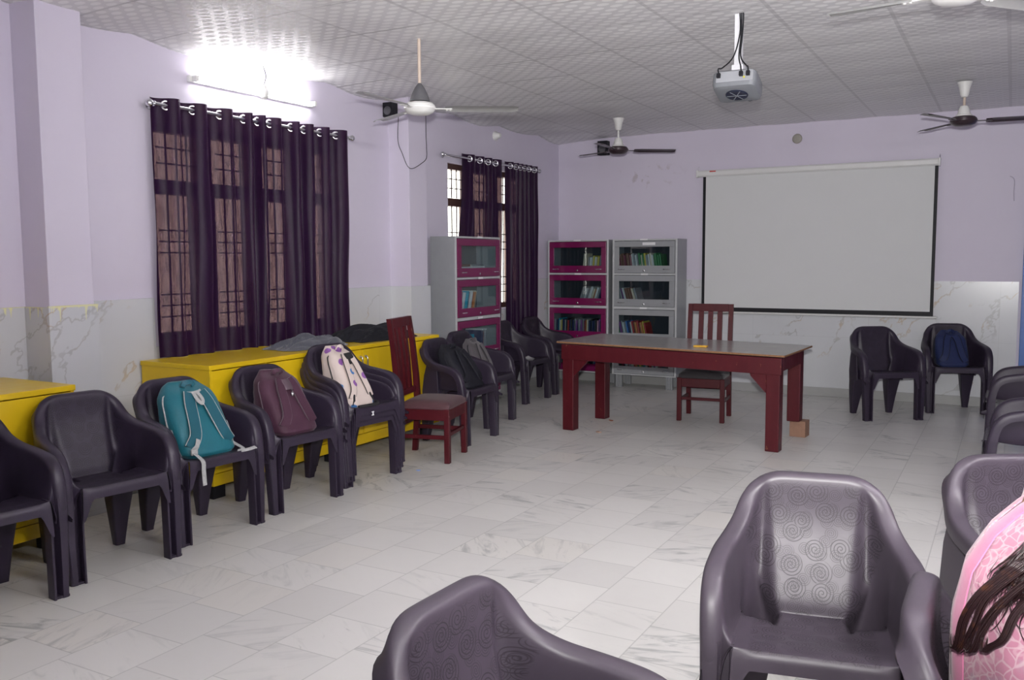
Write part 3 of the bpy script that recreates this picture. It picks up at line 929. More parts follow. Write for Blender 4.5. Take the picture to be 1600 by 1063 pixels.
bm = nb(); box(bm, (-1.172, -.052, .03), (-1.140, -.050, 1.545)); box(bm, (1.185, -.052, .03), (1.217, -.050, 1.545)); box(bm, (-1.14, -.052, .03), (1.185, -.050, .075)); obj('black_border', bm, M_BLACK, t)
bm = nb(); tube(bm, [(-1.20, -.051, .017), (1.25, -.051, .017)], .012, 10); obj('weight_bar', bm, M_CASE, t, 50)
bm = nb(); tube(bm, spline([(-.13, -.055, .006), (-.115, -.06, -.02), (-.09, -.06, -.024), (-.07, -.055, .006)], 5), .003, 6); obj('pull_loop', bm, M_CHROME, t)

# ------------------------------------------------------------------ ceiling fans
M_FANBROWN = plain('dark_brown_fan_metal', (.045, .028, .035), .3, .1, .1)
M_FANSILV = plain('dull_silver_fan_blade', (.42, .42, .42), .35, .3, .1)
M_ROD = plain('beige_fan_rod', (.55, .45, .38), .5)
M_GREYCUP = plain('dark_grey_cup', (.10, .10, .11), .5)
def fan(label, x, y, zc, angs, mb, mbody, mcup_top, mcup_bot, radius=.60, top=H-.012, mrod=None, coned=True):
    t = thing('ceiling_fan', label, 'ceiling fan', (x, y, zc), 0)
    hh = top-zc
    bm = nb(); tube(bm, [(0, 0, .03), (0, 0, hh-.005)], .011, 12); obj('down_rod', bm, mrod or M_WHITE, t, 50)
    bm = nb()
    if mcup_top is not None:
        lathe(bm, [(.012, hh-.125), (.026, hh-.12), (.034, hh-.10), (.042, hh-.05), (.056, hh-.01), (.06, hh)], n=24); obj('ceiling_cup', bm, mcup_top, t, 40)
        bm = nb()
    if coned: lathe(bm, [(.066, .038), (.064, .05), (.05, .09), (.032, .125), (.014, .150), (.011, .155)], n=24)
    else: lathe(bm, [(.062, .032), (.062, .045), (.05, .05), (.042, .09), (.030, .115), (.012, .12)], n=24)
    obj('lower_cup', bm, mcup_bot, t, 40)
    bm = nb(); lathe(bm, [(.02, -.048), (.06, -.044), (.088, -.03), (.100, -.012), (.104, -.008), (.104, .004), (.098, .008), (.098, .016), (.092, .02), (.085, .028), (.05, .036), (.02, .038)], n=36); obj('motor', bm, mbody, t, 35)
    for a in angs:
        bm = nb()
        M = Matrix.Rotation(a, 4, 'Z')
        n = 16
        rings = []
        for i in range(n+1):
            q = i/n
            r = .165 + (radius-.165)*q
            hw = .052 + .012*q - (.03*smooth01(.93, 1.0, q)) - .016*(1-smooth01(0, .12, q))
            tw = -R(11)*(1-.45*q)
            c, s = cos(tw), sin(tw)
            ring = []
            for u, w in ((-1, 0), (-.5, .004), (.5, .004), (1, -.004), (.5, .0025), (-.5, .0025)):
                yy, zz = u*hw, w + (.004 if abs(u) < .6 else 0)
                ring.append(M @ Vector((r, yy*c - zz*s, yy*s + zz*c - .006)))
            rings.append(ring)
        loft(bm, rings); bmesh.ops.recalc_face_normals(bm, faces=bm.faces[:])
        bl = obj('blade', bm, mb, t, 40)
        bm = nb()
        box(bm, (.085, -.02, -.012), (.21, .02, -.006), .002, 2, 0, M)
        for u in (.175, .198): lathe(bm, [(.006, -.016), (.006, -.012)], tuple(M @ Vector((u, .010, 0))), 10)
        obj('blade_arm', bm, mbody, bl)
    return t
def A(x0, y0, pts): return [math.atan2(b-y0, a-x0) for a, b in pts]
fan('white ceiling fan with a dark grey cone, nearest the left windows', -3.41, 4.90, 2.475, [R(32), R(152), R(272)], M_FANSILV, M_WHITE, None, M_GREYCUP, .64, H+.02, M_ROD)
fan('dark brown ceiling fan near the far left corner, over the corner bookcase', -3.566, 8.64, 2.592, [R(34), R(154), R(274)], M_FANBROWN, M_FANBROWN, M_WHITE, M_WHITE, .60, H-.012, M_WHITE, False)
fan('dark brown ceiling fan right of the projector, by the top of the screen', -.40, 8.323, 2.60, [R(6), R(126), R(246)], M_FANBROWN, M_FANBROWN, M_WHITE, M_WHITE, .60, H-.012, M_ROD, False)
fan('white ceiling fan cut off by the top edge, right of the projector', -.24, 4.12, 2.555, [R(170), R(50), R(290)], M_FANSILV, M_WHITE, M_WHITE, M_WHITE, .52)

# ------------------------------------------------------------------ projector on its ceiling mount
M_PROJ = plain('grey_projector_plastic', (.17, .18, .20), .45, 0, .05)
M_PROJL = plain('light_grey_projector_top', (.33, .34, .37), .4, 0, .05)
M_LENS = plain('dark_projector_lens', (.02, .025, .05), .12)
M_WHITEM = plain('white_mount_metal', (.72, .72, .76), .4)
t = thing('projector', 'grey projector hanging from a white ceiling pole', 'projector', (-1.463, 5.386, 2.40), R(2))
TILT = Matrix.Translation((0, 0, .15)) @ Matrix.Rotation(R(-17), 4, 'X') @ Matrix.Translation((0, 0, -.15))
def tobj(name, bm, m, par, sm=None):
    bmesh.ops.transform(bm, matrix=TILT, verts=bm.verts[:])
    return obj(name, bm, m, par, sm)
bm = nb()
def rr(hx, hy, z, r=.035, n=5):
    out = []
    for cx_, cy_, a0 in ((hx-r, hy-r, 0), (-hx+r, hy-r, 90), (-hx+r, -hy+r, 180), (hx-r, -hy+r, 270)):
        for k in range(n): out.append((cx_+r*cos(R(a0+90*k/(n-1))), cy_+r*sin(R(a0+90*k/(n-1))), z))
    return out
loft(bm, [rr(.100, .085, .045), rr(.120, .105, .052), rr(.127, .112, .075), rr(.128, .112, .10), rr(.126, .112, .14), rr(.118, .104, .15)])
tobj('body', bm, M_PROJ, t, 35)
bm = nb(); lathe(bm, [(.066, -.0012), (.064, -.004), (.05, -.006), (.02, -.006)], (.0, 0, .045), 28)
vv = tobj('base_vent', bm, M_LENS, t, 30)
bm = nb()
for k in range(3): box(bm, (-.058, -.003, .0365), (.058, .003, .0388), .001, 1, 0, Matrix.Rotation(R(60*k), 4, 'Z'))
tobj('vent_ribs', bm, M_PROJ, vv)
bm = nb(); box(bm, (-.10, -.1145, .075), (.112, -.111, .140), .001); tobj('connector_panel', bm, M_PROJL, t)
bm = nb(); lathe(bm, [(.02, .108), (.038, .112), (.038, .128), (.030, .130)], (.05, 0, .098), 20, ax='y'); tobj('lens', bm, M_LENS, t, 40)
bm = nb(); box(bm, (-.022, -.022, .1501), (.022, .022, .59), .003); box(bm, (-.034, -.034, .1501), (.034, .034, .225), .004); box(bm, (-.045, -.045, .525), (.045, .045, .530)); obj('mount_pole', bm, M_WHITEM, t)
for k, (px, col) in enumerate(((-.085, M_BLACK), (.045, M_BLACK), (.085, M_BLACK))):
    bm = nb(); tube(bm, spline([TILT @ Vector((px, -.118, .122)), TILT @ Vector((px, -.142, .145)), (px*.8, -.10, .20), (px*.25, -.04, .27), (.012+.008*k, -.032, .40), (.010+.01*k, -.03, .52), (.004, -.026, .57)], 6), .0042, 7); cb = obj('cable', bm, col, t, 60)
    bm = nb(); box(bm, (px-.011, -.134, .10), (px+.011, -.1146, .126), .002); tobj('plug', bm, M_BLACK, cb)
bm = nb(); box(bm, (.058, -.125, .088), (.068, -.1146, .098), .002); tobj('yellow_plug', bm, plain('yellow_plug', (.6, .55, .05), .4), t)

# ------------------------------------------------------------------ small wall things
def speaker(label, loc, rz, w, h, d):
    t = thing('wall_speaker', label, 'speaker', loc, rz)
    bm = nb(); box(bm, (-w/2, -d, -h/2), (w/2, -.001, h/2), .005); obj('cabinet', bm, M_BLACK, t)
    bm = nb(); lathe(bm, [(w*.36, -d-.0005), (w*.36, -d-.003), (w*.28, -d-.002), (w*.12, -d-.0015), (w*.02, -d-.004)], (0, 0, -.01), 22, ax='y'); obj('cone', bm, M_GREYCUP, t, 40)
speaker('small black speaker on the pillar behind the white fan', (-4.842, 6.545, 2.80), 0, .105, .125, .085)
speaker('black speaker on the far wall behind the corner fan', (-4.287, YB, 2.785), 0, .125, .165, .09)
t = thing('speaker_wire', 'thin dark wire looping loosely down the far pillar from the speaker', 'wire', (-4.78, 6.53, 2.70))
bm = nb()
pts = [(-4.776, 6.53, 2.74), (-4.785, 6.532, 2.53), (-4.741, 6.532, 2.42), (-4.685, 6.525, 2.312), (-4.668, 6.58, 2.289), (-4.670, 6.713, 2.341), (-4.673, 6.806, 2.40), (-4.673, 6.812, 2.50), (-4.674, 6.808, 2.59), (-4.674, 6.806, 2.86)]
tube(bm, spline([Vector(p)-Vector((-4.78, 6.53, 2.70)) for p in pts], 6), .0028, 6); obj('cable', bm, M_BLACK, t, 60)
bm = nb(); lathe(bm, [(.05, 0), (.052, -.012), (.045, -.022), (.03, -.026), (.012, -.027)], n=24, ax='y'); tag(obj('ceiling_rose', bm, plain('dull_beige_plastic', (.33, .31, .28), .5), None, 40, (-2.064, YB-.0005, 2.749)), 'round beige wiring cover on the far wall above the screen', 'wiring cover')
bm = nb(); lathe(bm, [(.05, 0), (.05, .01), (.034, .03), (.028, .06), (.02, .07)], n=20, ax='x'); tag(obj('wall_lamp_holder', bm, M_WHITE, None, 40, (XL+.0005, 8.43, 2.80)), 'white round lamp holder high on the left wall near the corner', 'lamp holder')
bm = nb(); tube(bm, spline([(0, 0, 0), (.03, -.003, -.02), (.042, -.003, -.06), (.040, -.003, -.16), (.045, -.003, -.24)], 6), .003, 6); tag(obj('loose_wire', bm, plain('pale_wire', (.40, .36, .46), .6), None, 60, (-.06, YB-.004, 2.26)), 'thin pale wire hanging on the far wall right of the screen', 'wire')
# litter on the floor
def scrap(label, loc, col, s, cat, seed):
    bm = nb()
    rs = random.Random(seed)
    ring = []
    for k in range(9):
        a = 2*pi*k/9
        ring.append((s*cos(a)*(.6+.5*rs.random()), s*.6*sin(a)*(.6+.5*rs.random())))
    loft(bm, [[(a, b, .0005+.004*rs.random()) for a, b in ring], [(a*.8, b*.8, .004+.008*rs.random()) for a, b in ring]])
    bmesh.ops.recalc_face_normals(bm, faces=bm.faces[:])
    tag(obj('litter_scrap', bm, plain('scrap_'+label.split()[0]+str(seed), col, .7), None, 60, loc), label, cat)
scrap('blue and white wrapper scrap on the floor before the red chair', (-3.62, 5.12, 0), (.30, .42, .75), .022, 'litter', 1)
scrap('crimson petal on the floor behind the big foreground chair, farther one', (-1.333, 2.815, 0), (.45, .03, .12), .012, 'litter', 2)
scrap('crimson petal on the floor touching the rim of the foreground chair', (-1.31, 2.745, 0), (.45, .03, .12), .015, 'litter', 3)
scrap('rust brown chip on the floor between the left table legs', (-3.17, 7.55, 0), (.30, .10, .05), .03, 'litter', 4)
scrap('pale brown chip on the floor right of the front left table leg', (-3.05, 6.99, 0), (.38, .24, .18), .03, 'litter', 5)
# ------------------------------------------------------------------ moulded plastic armchairs
def mat_chair(name, col, seedoff):
    s = NT(name)
    uv = s.n('UVMap').outputs[0]
    at = s.n('Attribute'); at.attribute_name = 'pattern'
    def spirals(scale, off):
        ad = s.n('VectorMath', operation='ADD'); s.put(ad.inputs[0], s.vscale(uv, scale, scale, 0)); ad.inputs[1].default_value = (off, off*.7, 0)
        vo = s.n('TexVoronoi', voronoi_dimensions='2D', feature='F1'); vo.inputs['Scale'].default_value = 1.0; vo.inputs['Randomness'].default_value = .75
        s.put(vo.inputs['Vector'], ad.outputs[0])
        sb = s.n('VectorMath', operation='SUBTRACT'); s.put(sb.inputs[0], ad.outputs[0]); s.put(sb.inputs[1], vo.outputs['Position'])
        x, y, z = s.xyz(sb.outputs[0])
        an = s.math('DIVIDE', s.math('ARCTAN2', y, x), 2*pi)
        r = vo.outputs['Distance']
        sp = s.math('FRACT', s.math('SUBTRACT', s.math('MULTIPLY', r, 7.5), an))
        ln = s.math('SUBTRACT', 1.0, s.step(.09, .18, s.math('ABSOLUTE', s.math('SUBTRACT', sp, .5))))
        return s.math('MULTIPLY', ln, s.math('SUBTRACT', 1.0, s.step(.46, .50, r)))
    pat = s.math('MAXIMUM', spirals(14, 3.3+seedoff), s.math('MULTIPLY', spirals(24, 8.1+seedoff), .9))
    pat = s.math('MULTIPLY', pat, at.outputs['Fac'])
    co = obco(s)
    n1 = s.noise(co, 7, 5, .6)
    scr = s.step(.72, .80, s.noise(s.vscale(co, 26, 26, 9), 1.0, 3, .6))
    base = s.mix(n1, tuple(c*.88 for c in col), tuple(c*1.12 for c in col))
    base = s.mix(s.math('MULTIPLY', scr, .10), base, (.30, .28, .30))
    base = s.mix(s.math('MULTIPLY', pat, .8), base, tuple(c*.30 for c in col))
    s.set(base, s.math('ADD', s.math('ADD', .36, s.math('MULTIPLY', n1, .14)), s.math('MULTIPLY', pat, .10)), spec=.4)
    s.bump(s.math('ADD', s.math('MULTIPLY', pat, -.4), s.math('MULTIPLY', s.noise(co, 900, 2), .25)), .15, .001)
    return s.m
M_CH = mat_chair('dark_moulded_plastic', (.027, .019, .036), 0.0)  # darker copy for the other chairs, purple shade put into the colour
M_CHL = mat_chair('flash_lit_moulded_plastic', (.050, .040, .054), 1.7)  # paler copy for the near chairs, flash light put into the colour

RIM = [(0, .226, .826), (.06, .226, .826), (.105, .2245, .825), (.139, .219, .816), (.164, .209, .797), (.183, .196, .767), (.198, .179, .733), (.212, .155, .701), (.226, .120, .676), (.241, .073, .657), (.254, .018, .646), (.261, -.04, .637), (.266, -.095, .627), (.268, -.140, .611), (.269, -.175, .583), (.269, -.198, .545), (.268, -.211, .500), (.267, -.219, .450), (.266, -.222, .40), (.262, -.210, .335)]

def seat_pit(x, y):
    ax = abs(x)
    wx = smooth01(.098, .116, ax)*(1-smooth01(.180, .2035, ax))
    return -.088*smooth01(.048, .078, y)*wx
def seat_z(x, y):
    return .432 + .012*smooth01(-.05, -.24, y)*1.0 - .010*smooth01(.2, .05, abs(x))*smooth01(-.2, 0, y) + .004*smooth01(.15, .21, abs(x))

def chair_geometry():
    half = spline(RIM, 8)
    # resample evenly
    def resample(P, n):
        d = [0]
        for a, b in zip(P[:-1], P[1:]): d.append(d[-1]+(b-a).length)
        out = []
        k = 0
        for i in range(n):
            t = d[-1]*i/(n-1)
            while k < len(d)-2 and d[k+1] < t: k += 1
            f = (t-d[k])/(d[k+1]-d[k]) if d[k+1] > d[k] else 0
            out.append(P[k].lerp(P[k+1], min(max(f, 0), 1)))
        return out
    NH = 66
    half = resample(half, NH)
    # frames along the half rim
    Wd, Ud = [], []
    for i, p in enumerate(half):
        t = (half[min(i+1, NH-1)]-half[max(i-1, 0)]).normalized()
        w = Vector((-t.y, t.x, 0))*-1.0
        w = Vector((-t.y, t.x, 0))
        if p.x > .245 or abs(t.z) > .75: w = Vector((1, .0, 0))
        else:
            w = Vector((t.y*-1, t.x, 0))
            w.normalize()
            if w.y < 0 and w.x < 0: w = -w
        Wd.append(w)
    for _ in range(6):
        Wd = [((Wd[max(i-1, 0)]+Wd[i]*2+Wd[min(i+1, NH-1)])).normalized() for i in range(NH)]
        Wd[0] = Vector((0, 1, 0))
    for i, p in enumerate(half):
        t = (half[min(i+1, NH-1)]-half[max(i-1, 0)]).normalized()
        u = t.cross(Wd[i])
        if u.z < -.2 or (abs(u.z) <= .2 and u.y > 0): u = -u
        Ud.append(u.normalized())
    # where the back section (tongue, hollows) ends on the rim
    kb = min(range(NH), key=lambda i: abs(half[i].x-.238) + (0 if half[i].z > .6 else 9))
    full, Wf, Uf = [], [], []
    idx = list(range(NH-1, 0, -1)) + list(range(NH))
    for q, i in enumerate(idx):
        m = -1 if q < NH-1 else 1
        f = Vector((m, 1, 1))
        full.append(Vector((half[i].x*m, half[i].y, half[i].z))); Wf.append(Vector((Wd[i].x*m, Wd[i].y, Wd[i].z))); Uf.append(Vector((Ud[i].x*m, Ud[i].y, Ud[i].z)))
    NT_ = len(full)
    K = NH-1-kb                     # samples on each side
    # seat-level foot of the shell for every rim sample
    def foot(q):
        if q <= K or q >= NT_-1-K:
            m = -1 if q <= K else 1
            j = q if q <= K else NT_-1-q           # 0 at the front leg
            t = j/K
            y = -.238 + (.238+.045)*smooth01(.18, 1.0, t)
            x = .208 - .004*smooth01(.5, 1, t)
            return Vector((m*x, y, seat_z(x, y)))
        s = (q-K)/(NT_-1-2*K)*2-1                  # -1..1 over the back
        a = abs(s); m = -1 if s < 0 else 1
        x = .110*a/.54 if a < .54 else .110+.094*(a-.54)/.46
        y = .186
        if a >= .54:
            fi = (a-.54)/.46*pi/2
            x = .110+.094*sin(fi); y = .045+.141*cos(fi)
        return Vector((m*x, y, 0))
    def tongue(a, v):
        hw = .22*(1-v)+.030
        c = .54+.34*(1-v)**1.6
        return 1-smooth01(c-hw*.8, c+hw*.6, a)
    V, Fc, tagf, pat = [], [], [], []
    def add(p, pt=0.0): V.append(Vector(p)); pat.append(pt); return len(V)-1
    NV = 26
    lip = [(.030, -.048), (.031, -.030), (.0305, -.009), (.0275, .001), (.020, .0055), (.008, .0065), (-.006, .0055), (-.016, .0025), (-.0215, -.002)]
    cols = []
    for q in range(NT_):
        R_, W_, U_ = full[q], Wf[q], Uf[q]
        c = []
        sc = 1.0 + .12*smooth01(.17, .24, abs(R_.x)) - .22*smooth01(.47, .36, R_.z)
        dn = 1.0 if R_.z > .5 else 1.0
        for a, b in lip: c.append(add(R_ + W_*a*sc + U_*b*dn))
        st = R_ - W_*.024*sc + U_*(-.012)
        B = foot(q)
        for j in range(NV+1):
            v = j/NV
            an = v*pi/2
            zf = .30*v + .70*sin(an)
            hf = .62*v + .38*(1-cos(an))
            s_ = (q-K)/(NT_-1-2*K)*2-1 if K < q < NT_-1-K else 2
            if abs(s_) <= 1:
                a_ = abs(s_)
                wt = tongue(a_, v)
                k2 = smooth01(.62, 1.0, a_)          # join to the side wall
                hp = .75*v + .25*(1-cos(an)); zp = .8*v + .2*sin(an)
                hh = hp + (hf-hp)*max(wt, k2); zz = zp + (zf-zp)*max(wt, k2)
                yb = st.y + (B.y-st.y)*hh - .076*smooth01(.12, .85, v)*wt
                wb = tongue(a_, 1)
                yend = B.y - .076*wb
                ze = seat_z(B.x, yend) - .088*(1-wb)*(1-smooth01(.84, 1.0, a_))
                P_ = Vector((st.x + (B.x-st.x)*hh, yb, st.z + (ze-st.z)*zz))
            else:
                P_ = Vector((st.x + (B.x-st.x)*hf, st.y + (B.y-st.y)*hf, st.z + (B.z-st.z)*zf))
            isback = abs(s_) <= 1 and tongue(abs(s_), v) > .35 and v > .03
            c.append(add(P_, 1.0 if isback else 0.0))
        cols.append(c)
    nl = len(lip)
    for q in range(NT_-1):
        tg = 'backrest' if K-2 <= q < NT_-1-K+2 else ('armrest_a' if q < K else 'armrest_b')
        for j in range(len(cols[0])-1):
            Fc.append((cols[q][j+1], cols[q+1][j+1], cols[q+1][j], cols[q][j])); tagf.append(tg)
    # seat: rows from the front edge back to the foot of the back section
    MB_ = NT_-1-2*K
    rows = []
    for i in range(K+1):
        if i == K: rows.append([cols[q][-1] for q in range(K, NT_-K)]); continue
        L, Rr = V[cols[i][-1]], V[cols[NT_-1-i][-1]]
        r = [cols[i][-1]]
        for j in range(1, MB_):
            t = j/MB_
            bx = V[cols[K+j][-1]]
            fr = i/K
            fr = smooth01(.0, 1, fr)*.5+fr*.5
            x = L.x + (Rr.x-L.x)*((bx.x+.204)/.408)
            y = L.y + (bx.y-V[cols[K][-1]].y)*fr
            r.append(add((x, y, seat_z(x, y)+seat_pit(x, y)*1.0), 1.0 if abs(x) < .17 and not (abs(x) > .10 and y > .07) else 0.0))
        r.append(cols[NT_-1-i][-1])
        rows.append(r)
    for a, b in zip(rows[:-1], rows[1:]):
        for j in range(len(a)-1):
            Fc.append((a[j], a[j+1], b[j+1], b[j])); tagf.append('seat')
    # apron under the front edge
    prev = rows[0]
    for st in range(1, 7):
        r = []
        for vi in rows[0]:
            p = V[vi]
            low = .050 + .105*smooth01(.160, .205, abs(p.x))
            t = st/6
            r.append(add((p.x*(1+.05*t*smooth01(.15, .21, abs(p.x))), p.y-.010*sin(min(1, t*2.2)*pi/2), p.z-.003*smooth01(0, .1, t)-low*t**1.25)))
        for j in range(len(r)-1): Fc.append((prev[j], r[j], r[j+1], prev[j+1])); tagf.append('seat')
        prev = r
    # smooth the whole skin a touch except its free borders
    from collections import defaultdict
    nbk = defaultdict(set)
    ec = defaultdict(int)
    for f in Fc:
        for a, b in zip(f, f[1:]+f[:1]): nbk[a].add(b); nbk[b].add(a); ec[(min(a, b), max(a, b))] += 1
    bord = {v for e, n in ec.items() if n == 1 for v in e}
    for _ in range(3):
        NV_ = [p.copy() for p in V]
        for i, p in enumerate(V):
            if i in bord or not nbk[i]: continue
            m = sum((V[k] for k in nbk[i]), Vector())/len(nbk[i])
            NV_[i] = p.lerp(m, .4)
        V = NV_
    # thickness
    nor = [Vector() for _ in V]
    for f in Fc:
        a, b, c, d = (V[k] for k in f)
        n = (c-a).cross(d-b)
        for k in f: nor[k] += n
    nor = [n.normalized() if n.length > 1e-12 else Vector((0, 0, 1)) for n in nor]
    # make the normals face the sitter
    if nor[rows[K//2][MB_//2]].z < 0:
        nor = [-n for n in nor]; Fc = [tuple(reversed(f)) for f in Fc]
    th = .0035
    n0 = len(V)
    Vb = [p - n*th for p, n in zip(V, nor)]
    allV = V + Vb
    allN = nor + [-n for n in nor]
    allP = pat + [0.0]*n0
    F2 = list(Fc) + [tuple(k+n0 for k in reversed(f)) for f in Fc]
    T2 = tagf + tagf
    em = {}
    for f, tg in zip(Fc, tagf):
        for a, b in zip(f, f[1:]+f[:1]):
            if ec[(min(a, b), max(a, b))] == 1: F2.append((b, a, a+n0, b+n0)); T2.append(tg)
    return allV, allN, allP, F2, T2

CG = chair_geometry()
def chair_part(name, tags, mat):
    allV, allN, allP, F2, T2 = CG
    fs = [f for f, t in zip(F2, T2) if t in tags]
    used = sorted({k for f in fs for k in f})
    mp = {k: i for i, k in enumerate(used)}
    me = bpy.data.meshes.new(name)
    me.from_pydata([allV[k] for k in used], [], [tuple(mp[k] for k in f) for f in fs])
    me.update()
    me.polygons.foreach_set('use_smooth', [True]*len(me.polygons))
    at = me.attributes.new('pattern', 'FLOAT', 'POINT')
    for i, k in enumerate(used): at.data[i].value = allP[k]
    uv = me.uv_layers.new(name='UVMap')
    isseat = name == 'seat'
    for l in me.loops:
        p = me.vertices[l.vertex_index].co
        uv.data[l.index].uv = (p.x, p.y-.1) if isseat else (p.x, p.z)
    me.normals_split_custom_set_from_vertices([allN[k] for k in used])
    me.materials.append(mat)
    return me

def leg_front(s):
    bm = nb()
    rings = []
    for z, xo, yf, k in ((.0, .279, -.236, .90), (.02, .279, -.236, .90), (.15, .286, -.233, 1.06), (.28, .293, -.230, 1.24), (.36, .297, -.228, 1.38), (.45, .299, -.221, 1.45)):
        w1, g, w2 = .036*k, .034*(.8+.2*(k-.9)), .012
        d = .052
        r = [(xo, yf+d), (xo, yf+.010), (xo-.003, yf+.004), (xo-.008, yf), (xo-w1+.003, yf-.001), (xo-w1, yf+.004), (xo-w1-.003, yf+.036), (xo-w1-.007, yf+.041), (xo-w1-g+.004, yf+.041), (xo-w1-g, yf+.036), (xo-w1-g, yf-.002), (xo-w1-g-.002, yf-.005), (xo-w1-g-w2+.002, yf-.005), (xo-w1-g-w2, yf-.001), (xo-w1-g-w2, yf+d)]
        rings.append([(s*a, b, z) for a, b in r])
    loft(bm, rings)
    xa = .279-.036*.9-.027
    box(bm, (xa if s > 0 else -.279, -.2335, 0), (.279 if s > 0 else -xa, -.195, .012), .002)
    bmesh.ops.recalc_face_normals(bm, faces=bm.faces[:])
    return bm
def leg_rear(s):
    bm = nb()
    rings = []
    def ringz(z, x0, x1, y0, y1, r):
        c = []
        for cx, cy, a0 in ((x1-r, y1-r, 0), (x0+r, y1-r, 90), (x0+r, y0+r, 180), (x1-r, y0+r, 270)):
            for k in range(4): c.append((s*(cx+r*cos(R(a0+30*k))), cy+r*sin(R(a0+30*k)), z))
        return c
    loft(bm, [ringz(z, x0, x1, y0, y1, .010) for z, x0, x1, y0, y1 in ((0, .152, .203, .182, .230), (.012, .151, .204, .181, .231), (.15, .132, .214, .155, .228), (.25, .116, .222, .130, .222), (.339, .104, .226, .098, .212))])
    loft(bm, [ringz(z, x0, x1, y0, y1, .006) for z, x0, x1, y0, y1 in ((.335, .2105, .2265, .05, .211), (.42, .213, .233, .05, .205), (.55, .219, .236, .055, .185), (.650, .226, .236, .06, .155))])
    bmesh.ops.recalc_face_normals(bm, faces=bm.faces[:])
    return bm
def make_chair_proto(mat):
    t = thing('plastic_armchair', '', 'chair')
    for nm, tg in (('backrest', 'backrest'), ('seat', 'seat'), ('armrest', 'armrest_a'), ('armrest', 'armrest_b')):
        o = bpy.data.objects.new(nm, chair_part(nm, (tg,), mat)); COL.objects.link(o); o.parent = t
    for s in (-1, 1):
        obj('leg', leg_front(s), mat, t, 35); obj('leg', leg_rear(s), mat, t, 35)
    return t
CHP = {'d': make_chair_proto(M_CH), 'l': make_chair_proto(M_CHL)}
FIRST = {'d': True, 'l': True}
def chair(label, x, y, rz, kind='d', z=0.0, group=None):
    if FIRST[kind]: t = CHP[kind]; FIRST[kind] = False
    else: t = copy_tree(CHP[kind])
    t.location = (x, y, z); t.rotation_euler = (0, 0, R(rz))
    t['label'] = label
    if group: t['group'] = group
    elif 'group' in t: del t['group']
    return t
GR, GS, GF, GB = 'plastic armchairs along the left wall', 'stacked plastic armchairs', 'plastic armchairs in the foreground', 'plastic armchairs by the far wall'
chair('dark plastic armchair cut off at the left edge, before the left cabinet', -3.90, 2.19, 82, 'd', 0, GR)
chB = chair('empty dark plastic armchair just left of the one with the teal backpack', -3.905, 2.818, 80.5, 'd', 0, GR)
chC = chair('dark plastic armchair holding the teal backpack', -3.934, 3.428, 84.7, 'd', 0, GR)
chD = chair('dark plastic armchair holding the maroon backpack', -3.925, 4.108, 83.7, 'd', 0, GR)
SP, SPY = .037, .010
for k, nm in enumerate(('bottom chair of the dark stack under the white patterned backpack', 'middle chair of the dark stack under the white patterned backpack', 'topmost chair of the stack, holding the white patterned backpack')):
    chE = chair(nm, -3.958+.006*k, 4.778+.012*k, 84.5, 'd', SP*k, GS)
chF = chair('dark plastic armchair holding the black bag, right behind the red chair', -3.985, 6.223, 91.9, 'd', 0, GR)
chG = chair('dark plastic armchair holding the grey bag before the pillar bookcase', -4.215, 6.95, 92.8, 'd', 0, GR)
chH = chair('dark plastic armchair with white papers on its seat under the far curtains', -4.525, 8.276, 88.9, 'd', 0, GR)
chI = chair('dark plastic armchair nearest the far left corner', -4.55, 9.0, 90, 'd', 0, GR)
chJ = chair('empty dark plastic armchair below the right part of the screen', -1.02, 8.94, 34.2, 'd', 0, GB)
chK = chair('dark plastic armchair holding the navy backpack at the far wall', -.472, 9.62, 17.4, 'd', 0, GB)
chL = chair('dark plastic armchair facing left at the right edge, farther of two', .10, 7.67, -90, 'd', 0, 'plastic armchairs at the right edge')
chM = chair('brownish plastic armchair facing left at the right edge, nearer of two', .135, 5.93, -90, 'd', 0, 'plastic armchairs at the right edge')
chN = chair('large greyish plastic armchair with swirl pattern facing us in the foreground', -.464, 2.605, 11.5, 'l', 0, GF)
chO = chair('plastic armchair at the right edge behind the pink-clad person', .130, 3.212, 32, 'l', 0, GF)
chQ = chair('greyish plastic armchair cut off by the bottom edge, turned to the right', -.742, 1.447, 88, 'l', 0, GF)
chP = chair('greyish plastic armchair the pink-clad person sits on', .092, 1.93, 90, 'l', 0, GF)
